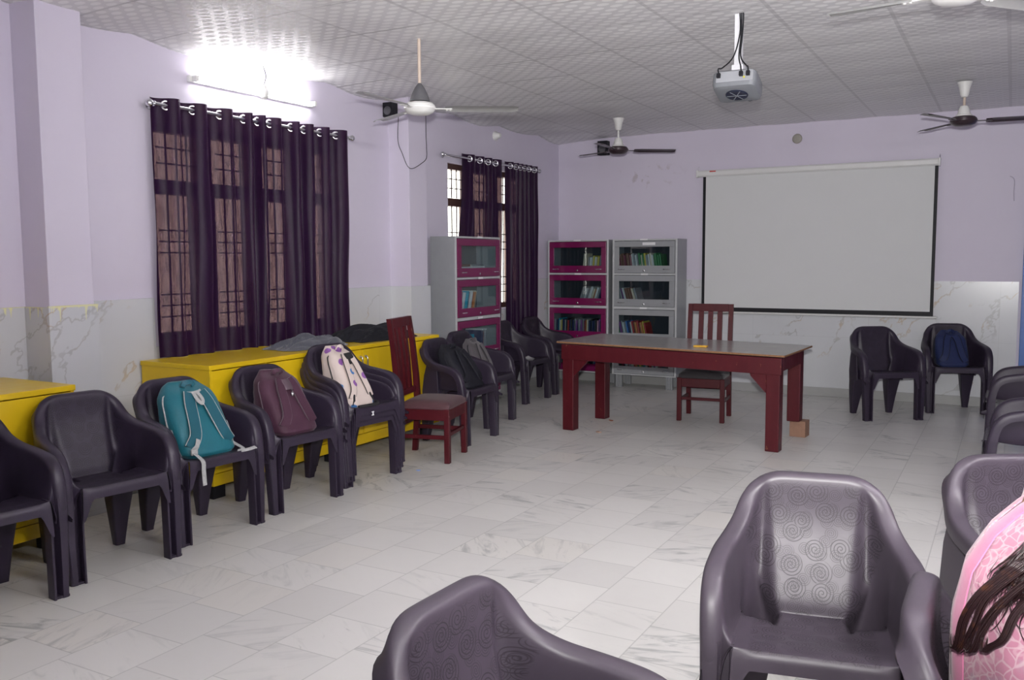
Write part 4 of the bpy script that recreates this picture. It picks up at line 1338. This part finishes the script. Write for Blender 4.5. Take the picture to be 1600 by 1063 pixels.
# ------------------------------------------------------------------ bags on the chairs
M_WEB = plain('striped_grey_webbing', (.42, .42, .42), .8, 0, .35, 90)
M_DKWEB = plain('black_webbing', (.018, .017, .02), .7)
M_MESHP = fabric('grey_mesh_pocket', (.22, .23, .25), .3, .8)
M_TEAL = fabric('teal_nylon', (.002, .125, .165), .22, .55, .15, 180)
M_TEALD = fabric('teal_nylon_strap', (.002, .092, .13), .22, .55, .15, 180)
M_MARO = fabric('maroon_nylon', (.050, .009, .030), .25, .65, .2, 180)
M_MARP = plain('maroon_grey_piping', (.10, .065, .085), .6)
M_BLK = fabric('black_nylon', (.003, .003, .010), .3, .75, .0, 180)
M_NAVY = fabric('navy_nylon', (.004, .012, .07), .3, .7, .05, 180)
M_GREYB = fabric('grey_bag_cloth', (.085, .075, .085), .25, .8, .3, 150)
def mat_print():
    s = NT('cream_cloth_with_purple_and_blue_print')
    co = obco(s)
    def spots(scale, off, r0):
        ad = s.n('VectorMath', operation='ADD'); s.put(ad.inputs[0], co); ad.inputs[1].default_value = off
        vo = s.n('TexVoronoi', feature='F1'); vo.inputs['Scale'].default_value = scale; s.put(vo.inputs['Vector'], ad.outputs[0])
        x, y, z = s.xyz(vo.outputs['Color'])
        m = s.math('SUBTRACT', 1.0, s.step(r0, r0+.03, s.math('ADD', vo.outputs['Distance'], s.math('MULTIPLY', s.noise(co, 22, 2), .16))))
        return m, x, y
    base = s.mix(s.noise(co, 8, 3), (.60, .50, .46), (.70, .60, .56))
    m, x, y = spots(9, (.3, .1, .7), .36)
    base = s.mix(s.math('MULTIPLY', m, s.math('GREATER_THAN', x, .48)), base, (.06, .20, .48))
    m, x, y = spots(11, (2.3, 4.1, 1.7), .34)
    base = s.mix(s.math('MULTIPLY', m, s.math('GREATER_THAN', y, .42)), base, (.26, .10, .36))
    s.set(base, .75)
    s.bump(s.noise(co, 25, 4), .25, .008)
    return s.m
M_PRINT = mat_print()

def backpack(label, ch, dz, dx, w, h, yf0, yf1, yb0, yb1, mb, ms, mp, roll=0.0, detail='', group='backpacks resting on the chairs', turn=0.0):
    """a bag on the seat of chair ch; strap side towards the front of the chair (-y)"""
    t = thing('backpack', label, 'backpack', (0, 0, 0), 0, group)
    t.location = Vector(ch.location) + Matrix.Rotation(ch.rotation_euler.z, 3, 'Z') @ Vector((dx, 0, .437+dz))
    t.rotation_euler = (0, R(roll), ch.rotation_euler.z + R(turn))
    seed = len(label)
    def prof(q):         # half width and depth limits at height fraction q
        hw = w/2*(.95+.05*sin(pi*min(1, q*1.6))) * (1-.52*max(0, (q-.62)/.38)**2.6)
        f, b = yf0+(yf1-yf0)*q, yb0+(yb1-yb0)*q
        sq = smooth01(.84, 1.0, q)
        m = f + (b-f)*.6
        return hw, f+(m-f)*sq*.75, b+(m-b)*sq*.55
    def surf(q, u, off=0.0):       # point on the front face; u = -1..1 across
        hw, f, b = prof(q)
        e = abs(u)**4
        y = f + (b-f)*.5*e*.9 - .012*(1-u*u)*sin(pi*min(1, q)) - off
        return Vector((hw*u, y, h*q))
    NZ, NA = 30, 48
    bm = nb()
    rings = []
    for i in range(NZ+1):
        q = .5-.5*cos(pi*i/NZ)
        hw, f, b = prof(q)
        cy, ry = (f+b)/2, (b-f)/2
        sh = 1-.5*(1-smooth01(0, .06, q))*.25
        ring = []
        for k in range(NA):
            a = 2*pi*k/NA
            ca, sa = cos(a), sin(a)
            ex = .46
            px = hw*(abs(ca)**ex)*(1 if ca > 0 else -1)*sh
            py = cy + ry*(abs(sa)**.62)*(1 if sa > 0 else -1)*sh
            nn = noise.noise(Vector((px*9, py*9+seed, h*q*9)))*.012 + noise.noise(Vector((px*22, py*22+seed, h*q*22)))*.005
            py += (-.012*(1-min(1, abs(px/hw))**2)*sin(pi*q) if sa < 0 else 0)
            ring.append((px*(1+nn*2), py + nn, max(.0005, h*q + nn*.6*q)))
        rings.append(ring)
    loft(bm, rings); bmesh.ops.recalc_face_normals(bm, faces=bm.faces[:])
    body = obj('body', bm, mb, t, 60)
    fn = Vector((0, -1, .35)).normalized()
    def strap(path, wd, m, name, par, th=.008, off=.010):
        pts = spline([surf(q, u, off) for q, u in path], 7)
        bm = nb(); ribbon(bm, pts, [fn]*len(pts), wd, th)
        bmesh.ops.recalc_face_normals(bm, faces=bm.faces[:])
        o = obj(name, bm, m, par, 50)
        bm = nb()
        for sd in (-1, 1):
            ln = []
            for i, p in enumerate(pts):
                tt = (pts[min(i+1, len(pts)-1)]-pts[max(i-1, 0)]).normalized()
                ln.append(p + tt.cross(fn).normalized()*sd*wd*.48 + fn*th*.6)
            tube(bm, ln, .0032, 6)
        if mp: obj('piping', bm, mp, o, 60)
        else: bm.free()
        return o
    top = .86
    for s in (-1, 1):
        strap([(top, s*.24), (.72, s*.34), (.5, s*.42), (.3, s*.52), (.14, s*.74)], w*.20, ms, 'shoulder_strap', t, .014, .010)
        bm = nb()
        p0, p1 = surf(.14, s*.74, .014), surf(.03, s*.86, .006)
        ribbon(bm, [p0, (p0+p1)/2 + fn*.008, p1], [fn]*3, .022, .003); bmesh.ops.recalc_face_normals(bm, faces=bm.faces[:])
        obj('webbing', bm, M_DKWEB if detail in ('black_web', 'maroon', 'plain') else M_WEB, t, 50)
    bm = nb()
    pts = spline([surf(.93, -.30, .004), surf(.95, -.22, .02)+Vector((0, 0, .012)), surf(.955, 0, .03)+Vector((0, 0, .016)), surf(.95, .22, .02)+Vector((0, 0, .012)), surf(.93, .30, .004)], 6)
    ribbon(bm, pts, [Vector((0, -.9, .45))]*len(pts), .03, .009); bmesh.ops.recalc_face_normals(bm, faces=bm.faces[:])
    obj('top_handle', bm, ms, t, 50)
    bm = nb()
    pts = [(.10+.0*k, 0) for k in range(2)]
    zl = []
    for k in range(40):
        a = k/39
        if a < .36: q, u = .22+a/.36*.60, -1.0
        elif a > .64: q, u = .82-(a-.64)/.36*.60, 1.0
        else:
            q = .82+.145*sin(pi*(a-.36)/.28)**.6; u = -1+2*(a-.36)/.28
        hw, f, b = prof(q)
        zl.append(Vector((hw*u*1.005, f+(b-f)*(.42 if abs(u) > .97 else .30) - .004, h*q+.002)))
    tube(bm, zl, .005, 6)
    obj('zip', bm, mp or M_DKWEB, t, 60)
    if detail == 'teal':
        for s in (-1, 1):
            bm = nb()
            g = []
            for i in range(7):
                q = .04+.36*i/6
                hw, f, b = prof(q)
                g.append([bm.verts.new((s*(hw*1.02+.006*sin(pi*j/6)), f+(b-f)*(.22+.6*j/6), h*q)) for j in range(7)])
            for i in range(6):
                for j in range(6): bm.faces.new((g[i][j], g[i+1][j], g[i+1][j+1], g[i][j+1]))
            bmesh.ops.recalc_face_normals(bm, faces=bm.faces[:])
            bmesh.ops.solidify(bm, geom=bm.faces[:], thickness=.004)
            obj('side_pocket', bm, M_MESHP, t, 60)
        # grey loop tab at the top of the straps
        bm = nb()
        pts = spline([surf(.86, -.34, .016), surf(.855, -.12, .02), surf(.865, .18, .02), surf(.875, .34, .016)], 5)
        ribbon(bm, pts, [fn]*len(pts), .022, .004)
        pts = spline([surf(.855, -.10, .022), surf(.77, -.10, .036), surf(.72, .0, .040), surf(.77, .10, .036), surf(.86, .10, .022)], 6)
        ribbon(bm, pts, [fn]*len(pts), .022, .004); bmesh.ops.recalc_face_normals(bm, faces=bm.faces[:])
        obj('hanging_loop', bm, M_WEB, t, 50)
        # adjusting webbing: one end hangs over the seat front, the other lies on the seat
        bm = nb()
        p = surf(.12, -.72, .02)
        pts = spline([surf(.26, -.50, .022), surf(.17, -.62, .03), p + Vector((-.006, -.014, -.006)), Vector((p.x-.015, -.262, .004)), Vector((p.x-.018, -.272, -.05)), Vector((p.x-.016, -.275, -.125))], 6)
        ribbon(bm, pts, [Vector((0, -1, .3))]*len(pts), .026, .003); bmesh.ops.recalc_face_normals(bm, faces=bm.faces[:])
        obj('hanging_webbing', bm, M_WEB, t, 50)
        bm = nb()
        box(bm, (p.x-.028, p.y-.03, p.z-.022), (p.x+.012, p.y-.016, p.z+.012), .004); obj('buckle', bm, M_WEB, t, 50)
        bm = nb()
        pts = spline([surf(.24, .80, .018), surf(.12, .92, .02), Vector((w/2*.93, yf0-.012, .012)), Vector((w/2*.7, yf0-.03, .006)), Vector((w/2*.95, yf0-.045, .007)), Vector((w/2*1.3, yf0-.04, .010))], 6)
        ribbon(bm, pts, [Vector((0, -.5, .9))]*len(pts), .024, .003); bmesh.ops.recalc_face_normals(bm, faces=bm.faces[:])
        obj('loose_webbing', bm, M_WEB, t, 50)
    if detail == 'maroon':
        bm = nb()
        pts = spline([surf(.86, 0, .02), surf(.77, 0, .026), surf(.70, 0, .022)], 5)
        ribbon(bm, pts, [fn]*len(pts), .06, .006); bmesh.ops.recalc_face_normals(bm, faces=bm.faces[:])
        obj('centre_tab', bm, M_MARP, t, 50)
        bm = nb(); lathe(bm, [(.003, .014), (.011, .006), (.012, 0), (.006, -.012), (.001, -.02)], tuple(surf(.63, .02, .026)), 10); obj('charm', bm, M_CHROME, t, 50)
    if detail == 'print':
        bm = nb()
        pr = [(-.035, .02), (.03, .025), (.045, -.005), (.02, -.05), (.005, -.055), (-.02, -.02)]
        c = surf(.84, .0, .022)
        loft(bm, [[c+Vector((a, -.002*k + .3*b, b)) for a, b in pr] for k in (0, 4)]); bmesh.ops.recalc_face_normals(bm, faces=bm.faces[:])
        obj('black_patch', bm, M_DKWEB, t)
        for s in (-1, 1):
            bm = nb(); c = surf(.12, s*.70, .022); pts = [c+Vector((-s*.016, .016, .045)), c, c+Vector((s*.010, .0, -.03))]
            ribbon(bm, pts, [fn]*3, .016, .004); bmesh.ops.recalc_face_normals(bm, faces=bm.faces[:])
            obj('black_webbing', bm, M_DKWEB, t, 50)
        bm = nb(); tube(bm, spline([(-w*.36, yf0-.012, .012), (0, yf0-.02, .012), (w*.36, yf0-.012, .012), (w*.5, yf0+.03, .018)], 6), .011, 8); obj('base_strap', bm, M_DKWEB, t, 60)
    return t
backpack('teal backpack with grey webbing sitting on a chair by the cabinets', chC, 0, -.005, .355, .385, -.195, .03, .075, .142, M_TEAL, M_TEALD, M_WEB, 0, 'teal')
backpack('dark maroon backpack sitting on a chair by the cabinets', chD, 0, .0, .325, .375, -.195, .03, .085, .148, M_MARO, M_MARO, M_MARP, 0, 'maroon')
backpack('cream backpack with purple and blue print on the stacked chairs', chE, 0, -.075, .25, .395, -.215, .02, .06, .140, M_PRINT, M_PRINT, M_DKWEB, 0, 'print')
backpack('black backpack sunk in the chair behind the red chair', chF, 0, .0, .34, .345, -.20, .03, .085, .145, M_BLK, M_BLK, M_BLK, 0, 'plain')
backpack('grey backpack sitting on the chair before the pillar bookcase', chG, 0, .01, .27, .325, -.10, .055, .09, .142, M_GREYB, M_GREYB, M_BLK, 0, 'plain')
backpack('navy blue backpack sitting on the chair by the far wall', chK, 0, -.02, .30, .335, -.15, .045, .085, .142, M_NAVY, M_NAVY, M_BLK, 0, 'plain')
# white size mark on the front of the top stacked chair
bm = nb()
box(bm, (-.012, -.2555, .402), (.010, -.2535, .408)); box(bm, (-.012, -.2555, .380), (.010, -.2535, .386))
box(bm, (-.004, -.2555, .385), (.006, -.2535, .403))
bmesh.ops.translate(bm, verts=bm.verts[:], vec=(-.06, 0, 0)); obj('white_mark', bm, M_PAPER, chE)
# papers on the seat of the far chair
def at_chair(ch, x, y, z): return Vector(ch.location) + Matrix.Rotation(ch.rotation_euler.z, 3, 'Z') @ Vector((x, y, z))
for k, (x, y, a, nm) in enumerate(((-.10, -.17, 20, 'flat white sheet lying on the chair seat under the far curtains'), (-.115, -.155, -15, 'curled white sheet on top of another on the far chair seat'))):
    bm = nb()
    n = 8
    g = [[bm.verts.new((-.07+.14*i/n, -.05+.10*j/n, .004+.010*k + (.018*k+.004)*((i/n)*(j/n))**1.5)) for j in range(n+1)] for i in range(n+1)]
    for i in range(n):
        for j in range(n): bm.faces.new((g[i][j], g[i+1][j], g[i+1][j+1], g[i][j+1]))
    bmesh.ops.solidify(bm, geom=bm.faces[:], thickness=.0015)
    tag(obj('paper_sheet', bm, M_PAPER, None, 60, at_chair(chH, x, y, .44), (0, 0, chH.rotation_euler.z+R(a))), nm, 'paper')

def cloth_pile(name, label, cat, c, sx_, sy_, hgt, seed, mat, rz=0, parts=None, droop=0.0):
    NA, NR = 96, 26
    bm = nb()
    def zz(x, y, r):
        wx = x + .05*noise.noise(Vector((x*5, y*3.5, seed)))
        f = .5+.5*sin(wx*62 + 5*noise.noise(Vector((x*3, y*2.2, seed+2))))
        g_ = noise.noise(Vector((x*11, y*3.5, seed+7)))
        z = hgt*(1-r**3.0)*(.66+.40*noise.noise(Vector((x*5, y*3.2, seed)))) + (.030*f*(.55+.9*g_) + .030*g_ + .012*sin(wx*150+9*g_))*(1-r**8)*min(1, hgt/.07)
        return max(z, .004)
    rings = []
    for i in range(NR+1):
        r = i/NR
        ring = []
        for k in range(NA):
            a = 2*pi*k/NA
            rad = r*(1+.20*noise.noise(Vector((cos(a)*1.6, sin(a)*1.6, seed))) + .07*noise.noise(Vector((cos(a)*5, sin(a)*5, seed+3))))
            sq = 1/max(abs(cos(a))**4+abs(sin(a))**4, 1e-6)**.25
            x, y = sx_/2*rad*cos(a)*sq, sy_/2*rad*sin(a)*sq
            ring.append(Vector((x, y, zz(x, y, r))))
        rings.append(ring)
    last = [Vector((p.x*.985, p.y*.985, .0008)) for p in rings[-1]]
    rings = rings[1:] + [last]
    vr = loft(bm, rings, True, False)
    cv = bm.verts.new((0, 0, zz(0, 0, 0)))
    for k in range(NA): bm.faces.new((cv, vr[0][k], vr[0][(k+1) % NA]))
    bm.faces.new(list(reversed(vr[-1])))
    bmesh.ops.recalc_face_normals(bm, faces=bm.faces[:])
    o = obj(name, bm, mat, None, 70, c, (0, 0, R(rz)))
    return tag(o, label, cat)
M_JACK = fabric('grey_blue_jacket_cloth', (.075, .080, .105), .45, .8, .3, 60)
M_JACK2 = fabric('black_jacket_cloth', (.004, .004, .010), .4, .8, .03, 60)
cloth_pile('folded_jacket', 'grey-blue jacket heaped on top of the yellow cabinet', 'jacket', (-4.53, 5.00, .8535), .40, .62, .075, 3.3, M_JACK, 2)
cloth_pile('black_jacket', 'black jacket heaped on the cabinet between curtain and red chair', 'jacket', (-4.50, 5.78, .8535), .40, .82, .105, 8.7, M_JACK2, -3)
bm = nb()     # its hem hanging over the front edge of the cabinet
# lilac cloth beside the maroon bag
cloth_pile('lilac_cloth', 'small lilac cloth wedged beside the maroon backpack', 'cloth', at_chair(chD, -.186, .02, .436), .035, .14, .19, 5.1, plain('lilac_cloth', (.42, .36, .62), .8), 84)
bm.free()

# ------------------------------------------------------------------ the seated person at the right edge
M_SKIN = plain('skin', (.33, .18, .12), .5, 0, .08, 20)
def mat_kurta():
    s = NT('pink_printed_cotton')
    co = obco(s)
    d = s.n('VectorMath', operation='ADD')
    nz = s.n('TexNoise'); nz.inputs['Scale'].default_value = 7; nz.inputs['Detail'].default_value = 2; s.put(nz.inputs['Vector'], co)
    s.put(d.inputs[0], co); s.put(d.inputs[1], s.vscale(nz.outputs[1], .16, .16, .16))
    vo = s.n('TexVoronoi', feature='DISTANCE_TO_EDGE'); vo.inputs['Scale'].default_value = 36; s.put(vo.inputs['Vector'], d.outputs[0])
    ed = s.math('SUBTRACT', 1.0, s.step(.02, .09, vo.outputs[0]))
    v2 = s.n('TexVoronoi', feature='F1'); v2.inputs['Scale'].default_value = 24; s.put(v2.inputs['Vector'], d.outputs[0])
    ring = s.math('SUBTRACT', 1.0, s.step(.03, .10, s.math('ABSOLUTE', s.math('SUBTRACT', v2.outputs[0], .34))))
    base = s.mix(s.noise(co, 9, 3), (.42, .155, .24), (.49, .22, .30))
    base = s.mix(s.math('MULTIPLY', s.step(.5, .62, s.noise(co, 15, 3)), .6), base, (.36, .28, .34))
    base = s.mix(s.math('MULTIPLY', ed, .55), base, (.60, .47, .50))
    base = s.mix(s.math('MULTIPLY', ring, .45), base, (.58, .40, .44))
    s.set(base, .8)
    s.b.inputs['Sheen Weight'].default_value = .2
    s.bump(s.noise(co, 14, 3), .3, .01)
    return s.m
M_KURTA = mat_kurta()
M_BAND = fabric('plain_pink_border', (.55, .17, .30), .10, .7, .25, 120)
M_TROUS = fabric('dusty_pink_trousers', (.50, .24, .32), .1, .8, .2, 120)
def mat_hair():
    s = NT('dark_brown_hair')
    co = obco(s)
    n = s.noise(co, 60, 2)
    s.set(s.mix(s.step(.55, .8, n), (.018, .007, .008), (.06, .022, .012)), .35, spec=.5)
    return s.m
M_HAIR = mat_hair()

pr = thing('person', 'person in pink printed clothes with long dark hair, cut off by the right edge', 'person', (.085, 1.965, 0), R(106))
TOR = [(.445, .205, .150, -.02), (.50, .200, .150, -.01), (.58, .180, .138, .0), (.68, .158, .118, .022), (.78, .160, .115, .026), (.88, .172, .114, .006), (.95, .180, .106, -.030), (.995, .176, .094, -.062), (1.03, .148, .080, -.085), (1.07, .098, .065, -.098), (1.10, .07, .058, -.088), (1.115, .058, .052, -.092)]
def torso(z):
    for a, b in zip(TOR[:-1], TOR[1:]):
        if z <= b[0]:
            f = (z-a[0])/(b[0]-a[0]); f = min(max(f, 0), 1)
            return [a[k]+(b[k]-a[k])*f for k in (1, 2, 3)]
    return TOR[-1][1:]
def tp(z, ph, off=0.0):
    rx, ry, cy = torso(z)
    return Vector(((rx+off)*sin(ph), cy+(ry+off)*cos(ph), z))
# body: one skin
me = bpy.data.meshes.new('body')
SK = [((0, -.01, .54), .125), ((0, .01, .70), .105), ((0, -.02, .90), .115), ((0, -.07, 1.03), .085), ((0, -.095, 1.12), .048), ((0, -.125, 1.20), .070), ((0, -.135, 1.285), .078), ((0, -.13, 1.345), .055)]
EDG = [(i, i+1) for i in range(7)]
def chain(par, pts):
    k = par
    for p, r in pts:
        SK.append((p, r)); EDG.append((k, len(SK)-1)); k = len(SK)-1
    return k
for s in (-1, 1):
    chain(3, [((s*.11, -.068, 1.025), .06), ((s*.168, -.065, 1.0), .052), ((s*.205, -.07, .87), .043), ((s*.215, -.085, .75), .038), ((s*.17, -.20, .67), .034), ((s*.10, -.315, .605), .025), ((s*.085, -.345, .595), .026)])
    chain(0, [((s*.095, -.07, .52), .092), ((s*.105, -.26, .525), .078), ((s*.105, -.44, .52), .060), ((s*.10, -.45, .30), .052), ((s*.095, -.44, .09), .036), ((s*.10, -.50, .04), .034), ((s*.105, -.58, .025), .024)])
me.from_pydata([p for p, r in SK], EDG, [])
body = bpy.data.objects.new('body', me); COL.objects.link(body); body.parent = pr
me.materials.append(M_SKIN)
md = body.modifiers.new('skin', 'SKIN'); md.use_smooth_shade = True
for v, (p, r) in zip(me.skin_vertices[0].data, SK): v.radius = (r, r)
me.skin_vertices[0].data[0].use_root = True
sb = body.modifiers.new('smooth', 'SUBSURF'); sb.levels = 2; sb.render_levels = 2
# hands: palm and five fingers each
for s in (-1, 1):
    vs, es = [], []
    def ch_(par, pts):
        k = par
        for p, r in pts:
            vs.append((p, r)); es.append((k, len(vs)-1)); k = len(vs)-1
    o = Vector((s*.085, -.345, .598))
    vs.append((o, .022)); vs.append((o+Vector((-s*.022, -.035, -.008)), .028)); es.append((0, 1)); vs.append((o+Vector((-s*.045, -.068, -.018)), .024)); es.append((1, 2))
    for f, (lx, ln) in enumerate(((-.027, .062), (-.009, .072), (.009, .067), (.026, .052))):
        b = o+Vector((-s*.045+lx*.8, -.075-abs(lx)*-.3, -.020))
        ch_(2, [(b+Vector((lx*.2, -.014, -.002)), .0092), (b+Vector((lx*.3-s*.01, -.014-ln*.42, -.012)), .0088), (b+Vector((lx*.35-s*.016, -.014-ln*.75, -.030)), .0082), (b+Vector((lx*.35-s*.018, -.014-ln*.9, -.048)), .0075)])
    ch_(1, [(o+Vector((-s*.058, -.028, .004)), .0105), (o+Vector((-s*.080, -.055, -.004)), .0095), (o+Vector((-s*.088, -.078, -.014)), .008)])
    mh = bpy.data.meshes.new('hand'); mh.from_pydata([p for p, r in vs], es, [])
    ho = bpy.data.objects.new('hand', mh); COL.objects.link(ho); ho.parent = pr; mh.materials.append(M_SKIN)
    m_ = ho.modifiers.new('skin', 'SKIN'); m_.use_smooth_shade = True
    for v, (p, r) in zip(mh.skin_vertices[0].data, vs): v.radius = (r, r)
    mh.skin_vertices[0].data[0].use_root = True
    q_ = ho.modifiers.new('smooth', 'SUBSURF'); q_.levels = 2; q_.render_levels = 2
# head with a face
bm = nb()
rings = []
HC = Vector((0, -.135, 1.255))
for i in range(25):
    a = -pi/2 + pi*i/24
    zz_ = .118*sin(a); rr_ = cos(a)**.8 if abs(cos(a)) > 1e-6 else 0
    ring = []
    for k in range(36):
        b = 2*pi*k/36
        x, y = .073*rr_*cos(b), .092*rr_*sin(b)
        if sin(b) < 0:          # face side (-y)
            low = smooth01(.0, -.10, zz_)
            x *= 1-.25*low; y *= 1-.10*low
            y -= .020*math.exp(-((x/.012)**2) - ((zz_+.012)/.022)**2)     # nose
            y -= .007*math.exp(-((x/.022)**2) - ((zz_+.055)/.009)**2)     # lips
            for s in (-1, 1): y += .008*math.exp(-(((x-s*.030)/.015)**2) - ((zz_-.018)/.013)**2)
        ring.append(HC+Vector((x, y, zz_)))
    rings.append(ring)
loft(bm, rings); bmesh.ops.recalc_face_normals(bm, faces=bm.faces[:])
hd = obj('head', bm, M_SKIN, pr, 180)
for s in (-1, 1):
    bm = nb(); bmesh.ops.create_uvsphere(bm, u_segments=14, v_segments=10, radius=.011, matrix=Matrix.Translation(HC+Vector((s*.030, -.078, .018)))); obj('eye', bm, plain('eye_white', (.7, .7, .68), .2), hd, 180)
    bm = nb(); bmesh.ops.create_uvsphere(bm, u_segments=12, v_segments=10, radius=1, matrix=Matrix.Translation(HC+Vector((s*.074, .0, .0))) @ Matrix.Diagonal((.010, .02, .032, 1))); obj('ear', bm, M_SKIN, hd, 180)
bm = nb(); bmesh.ops.create_uvsphere(bm, u_segments=16, v_segments=8, radius=1, matrix=Matrix.Translation(HC+Vector((0, -.086, -.056))) @ Matrix.Diagonal((.022, .010, .008, 1))); obj('lips', bm, plain('lips', (.32, .08, .08), .4), hd, 180)
# tunic
bm = nb()
rings = []
N_ = 64
for i in range(46):
    z = .437 + (1.113-.437)*i/45
    ring = []
    for k in range(N_):
        ph = 2*pi*k/N_
        p = tp(z, ph, .010)
        f = noise.noise(Vector((p.x*12, p.y*12, z*4)))*.010 + noise.noise(Vector((p.x*30, p.y*30, z*7+4)))*.004
        rx, ry, cy = torso(z)
        d = Vector((p.x, p.y-cy, 0))
        ring.append(p + d.normalized()*f*(1-smooth01(1.02, 1.1, z)))
    rings.append(ring)
loft(bm, rings, True, True); bmesh.ops.recalc_face_normals(bm, faces=bm.faces[:])
obj('tunic', bm, M_KURTA, pr, 180)
for s in (-1, 1):
    bm = nb()
    pts = spline([(s*.09, -.068, 1.032), (s*.165, -.066, 1.005), (s*.208, -.07, .87), (s*.218, -.088, .755), (s*.19, -.15, .70)], 6)
    tube(bm, pts, [.052+.014*smooth01(0, 6, i)-.012*smooth01(8, len(pts), i) + .003*sin(i*1.7) for i in range(len(pts))], 18); obj('sleeve', bm, M_KURTA, pr, 60)
    bm = nb()
    pts = spline([(s*.085, -.0, .525), (s*.10, -.2, .53), (s*.107, -.38, .528), (s*.107, -.455, .50), (s*.102, -.462, .34), (s*.097, -.45, .12)], 6)
    tube(bm, pts, [.100-.028*smooth01(0, 18, i)+.004*sin(i*1.9) for i in range(len(pts))], 18); obj('trouser_leg', bm, M_TROUS, pr, 60)
    bm = nb()
    loft(bm, [[(s*.104+a*.045, -.52+b*.11, z) for a, b in [(cos(2*pi*k/20), sin(2*pi*k/20)) for k in range(20)]] for z in (.001, .014)]); obj('sandal', bm, plain('tan_sandal', (.18, .09, .05), .6), pr, 40)
# plain pink border running down the back
bm = nb()
def band(ph0, w0, z0, z1, off, n=26):
    g = []
    for i in range(n+1):
        z = z0+(z1-z0)*i/n
        r = []
        for j in range(7):
            ph = ph0(z) + (w0(z)/.16)*(j/6-.5)
            r.append(bm.verts.new(tp(z, ph, off + .006*sin(pi*j/6) + .004*noise.noise(Vector((z*9, j*.5, 1))))))
        g.append(r)
    for i in range(n):
        for j in range(6): bm.faces.new((g[i][j], g[i][j+1], g[i+1][j+1], g[i+1][j]))
band(lambda z: .02+.30*smooth01(.55, 1.0, z), lambda z: .085-.040*smooth01(.85, 1.06, z), .46, 1.068, .017)
bmesh.ops.recalc_face_normals(bm, faces=bm.faces[:]); bmesh.ops.solidify(bm, geom=bm.faces[:], thickness=.003)
obj('shawl_border', bm, M_BAND, pr, 60)
bm = nb()
band(lambda z: .42+.30*smooth01(.55, 1.0, z), lambda z: .075-.035*smooth01(.85, 1.06, z), .46, 1.07, .020)
bmesh.ops.recalc_face_normals(bm, faces=bm.faces[:]); bmesh.ops.solidify(bm, geom=bm.faces[:], thickness=.003)
obj('shawl', bm, M_KURTA, pr, 60)
# hair: a cap on the head and many strands down the back
hr = random.Random(12)
bm = nb()
rings = []
for i in range(15):
    a = -.35 + (pi/2+.35)*i/14
    ring = []
    for k in range(32):
        b = 2*pi*k/32
        rr_ = max(cos(a), .001)
        y = .104*rr_*sin(b)
        ring.append(HC+Vector((.086*rr_*cos(b), (y if y > -.055 else -.055+.25*(y+.055)) + .012, .128*sin(a)+.004)))
    rings.append(ring)
loft(bm, rings, True, True); bmesh.ops.recalc_face_normals(bm, faces=bm.faces[:])
obj('hair_cap', bm, M_HAIR, pr, 180)
bm = nb()
for k in range(760):
    u = hr.random()
    ph = -1.74 + 1.27*u + hr.gauss(0, .04)
    x0 = -.075+.12*u
    r0 = HC+Vector((x0, .055+.03*hr.random(), .05-.05*hr.random()))
    zend = .84+.13*hr.random()
    lift = .014+.022*hr.random()
    pts = [r0, HC+Vector((x0*1.05, .088+.015*hr.random(), -.05)), tp(1.065, ph*.8, .022+lift*.6)+Vector((0, .010, 0)), tp(.98, ph+hr.gauss(0, .03), lift), tp(.91, ph+hr.gauss(0, .06), lift+.006*hr.random())]
    pts.append(tp(zend, ph+hr.gauss(0, .09), lift))
    if hr.random() < .10:
        cdir = hr.choice((-1, 1))
        pts += [tp(zend-.03, ph+.08*cdir, lift+.010), tp(zend-.022, ph+.16*cdir, lift+.012)]
    sp = spline(pts, 5)
    n_ = len(sp)
    rad = .0009+.0009*hr.random()
    tube(bm, sp, [rad*(1-.9*(i/(n_-1))**3) for i in range(n_)], 4)
for c, ph in ((0, -.56), (1, -.72), (2, -.88), (3, -.48)):      # thicker locks
    for m in range(22):
        o1, o2 = hr.gauss(0, .02), hr.gauss(0, .004)
        pts = [tp(.95, ph-.15+o1, .045+o2), tp(.88, ph-.05+o1, .05+o2), tp(.82, ph+.06*(c % 2)+o1, .05+o2), tp(.765+.015*(c % 3), ph+.10+o1, .045+o2), tp(.75+.015*(c % 3), ph+.17+o1, .045+o2), tp(.775+.015*(c % 3), ph+.20+o1, .045+o2)]
        if c == 0: pts = pts[:5]
        sp = spline(pts, 6)
        tube(bm, sp, [.0019*(1-.93*(i/(len(sp)-1))**2) for i in range(len(sp))], 5)
obj('hair', bm, M_HAIR, pr, 180)
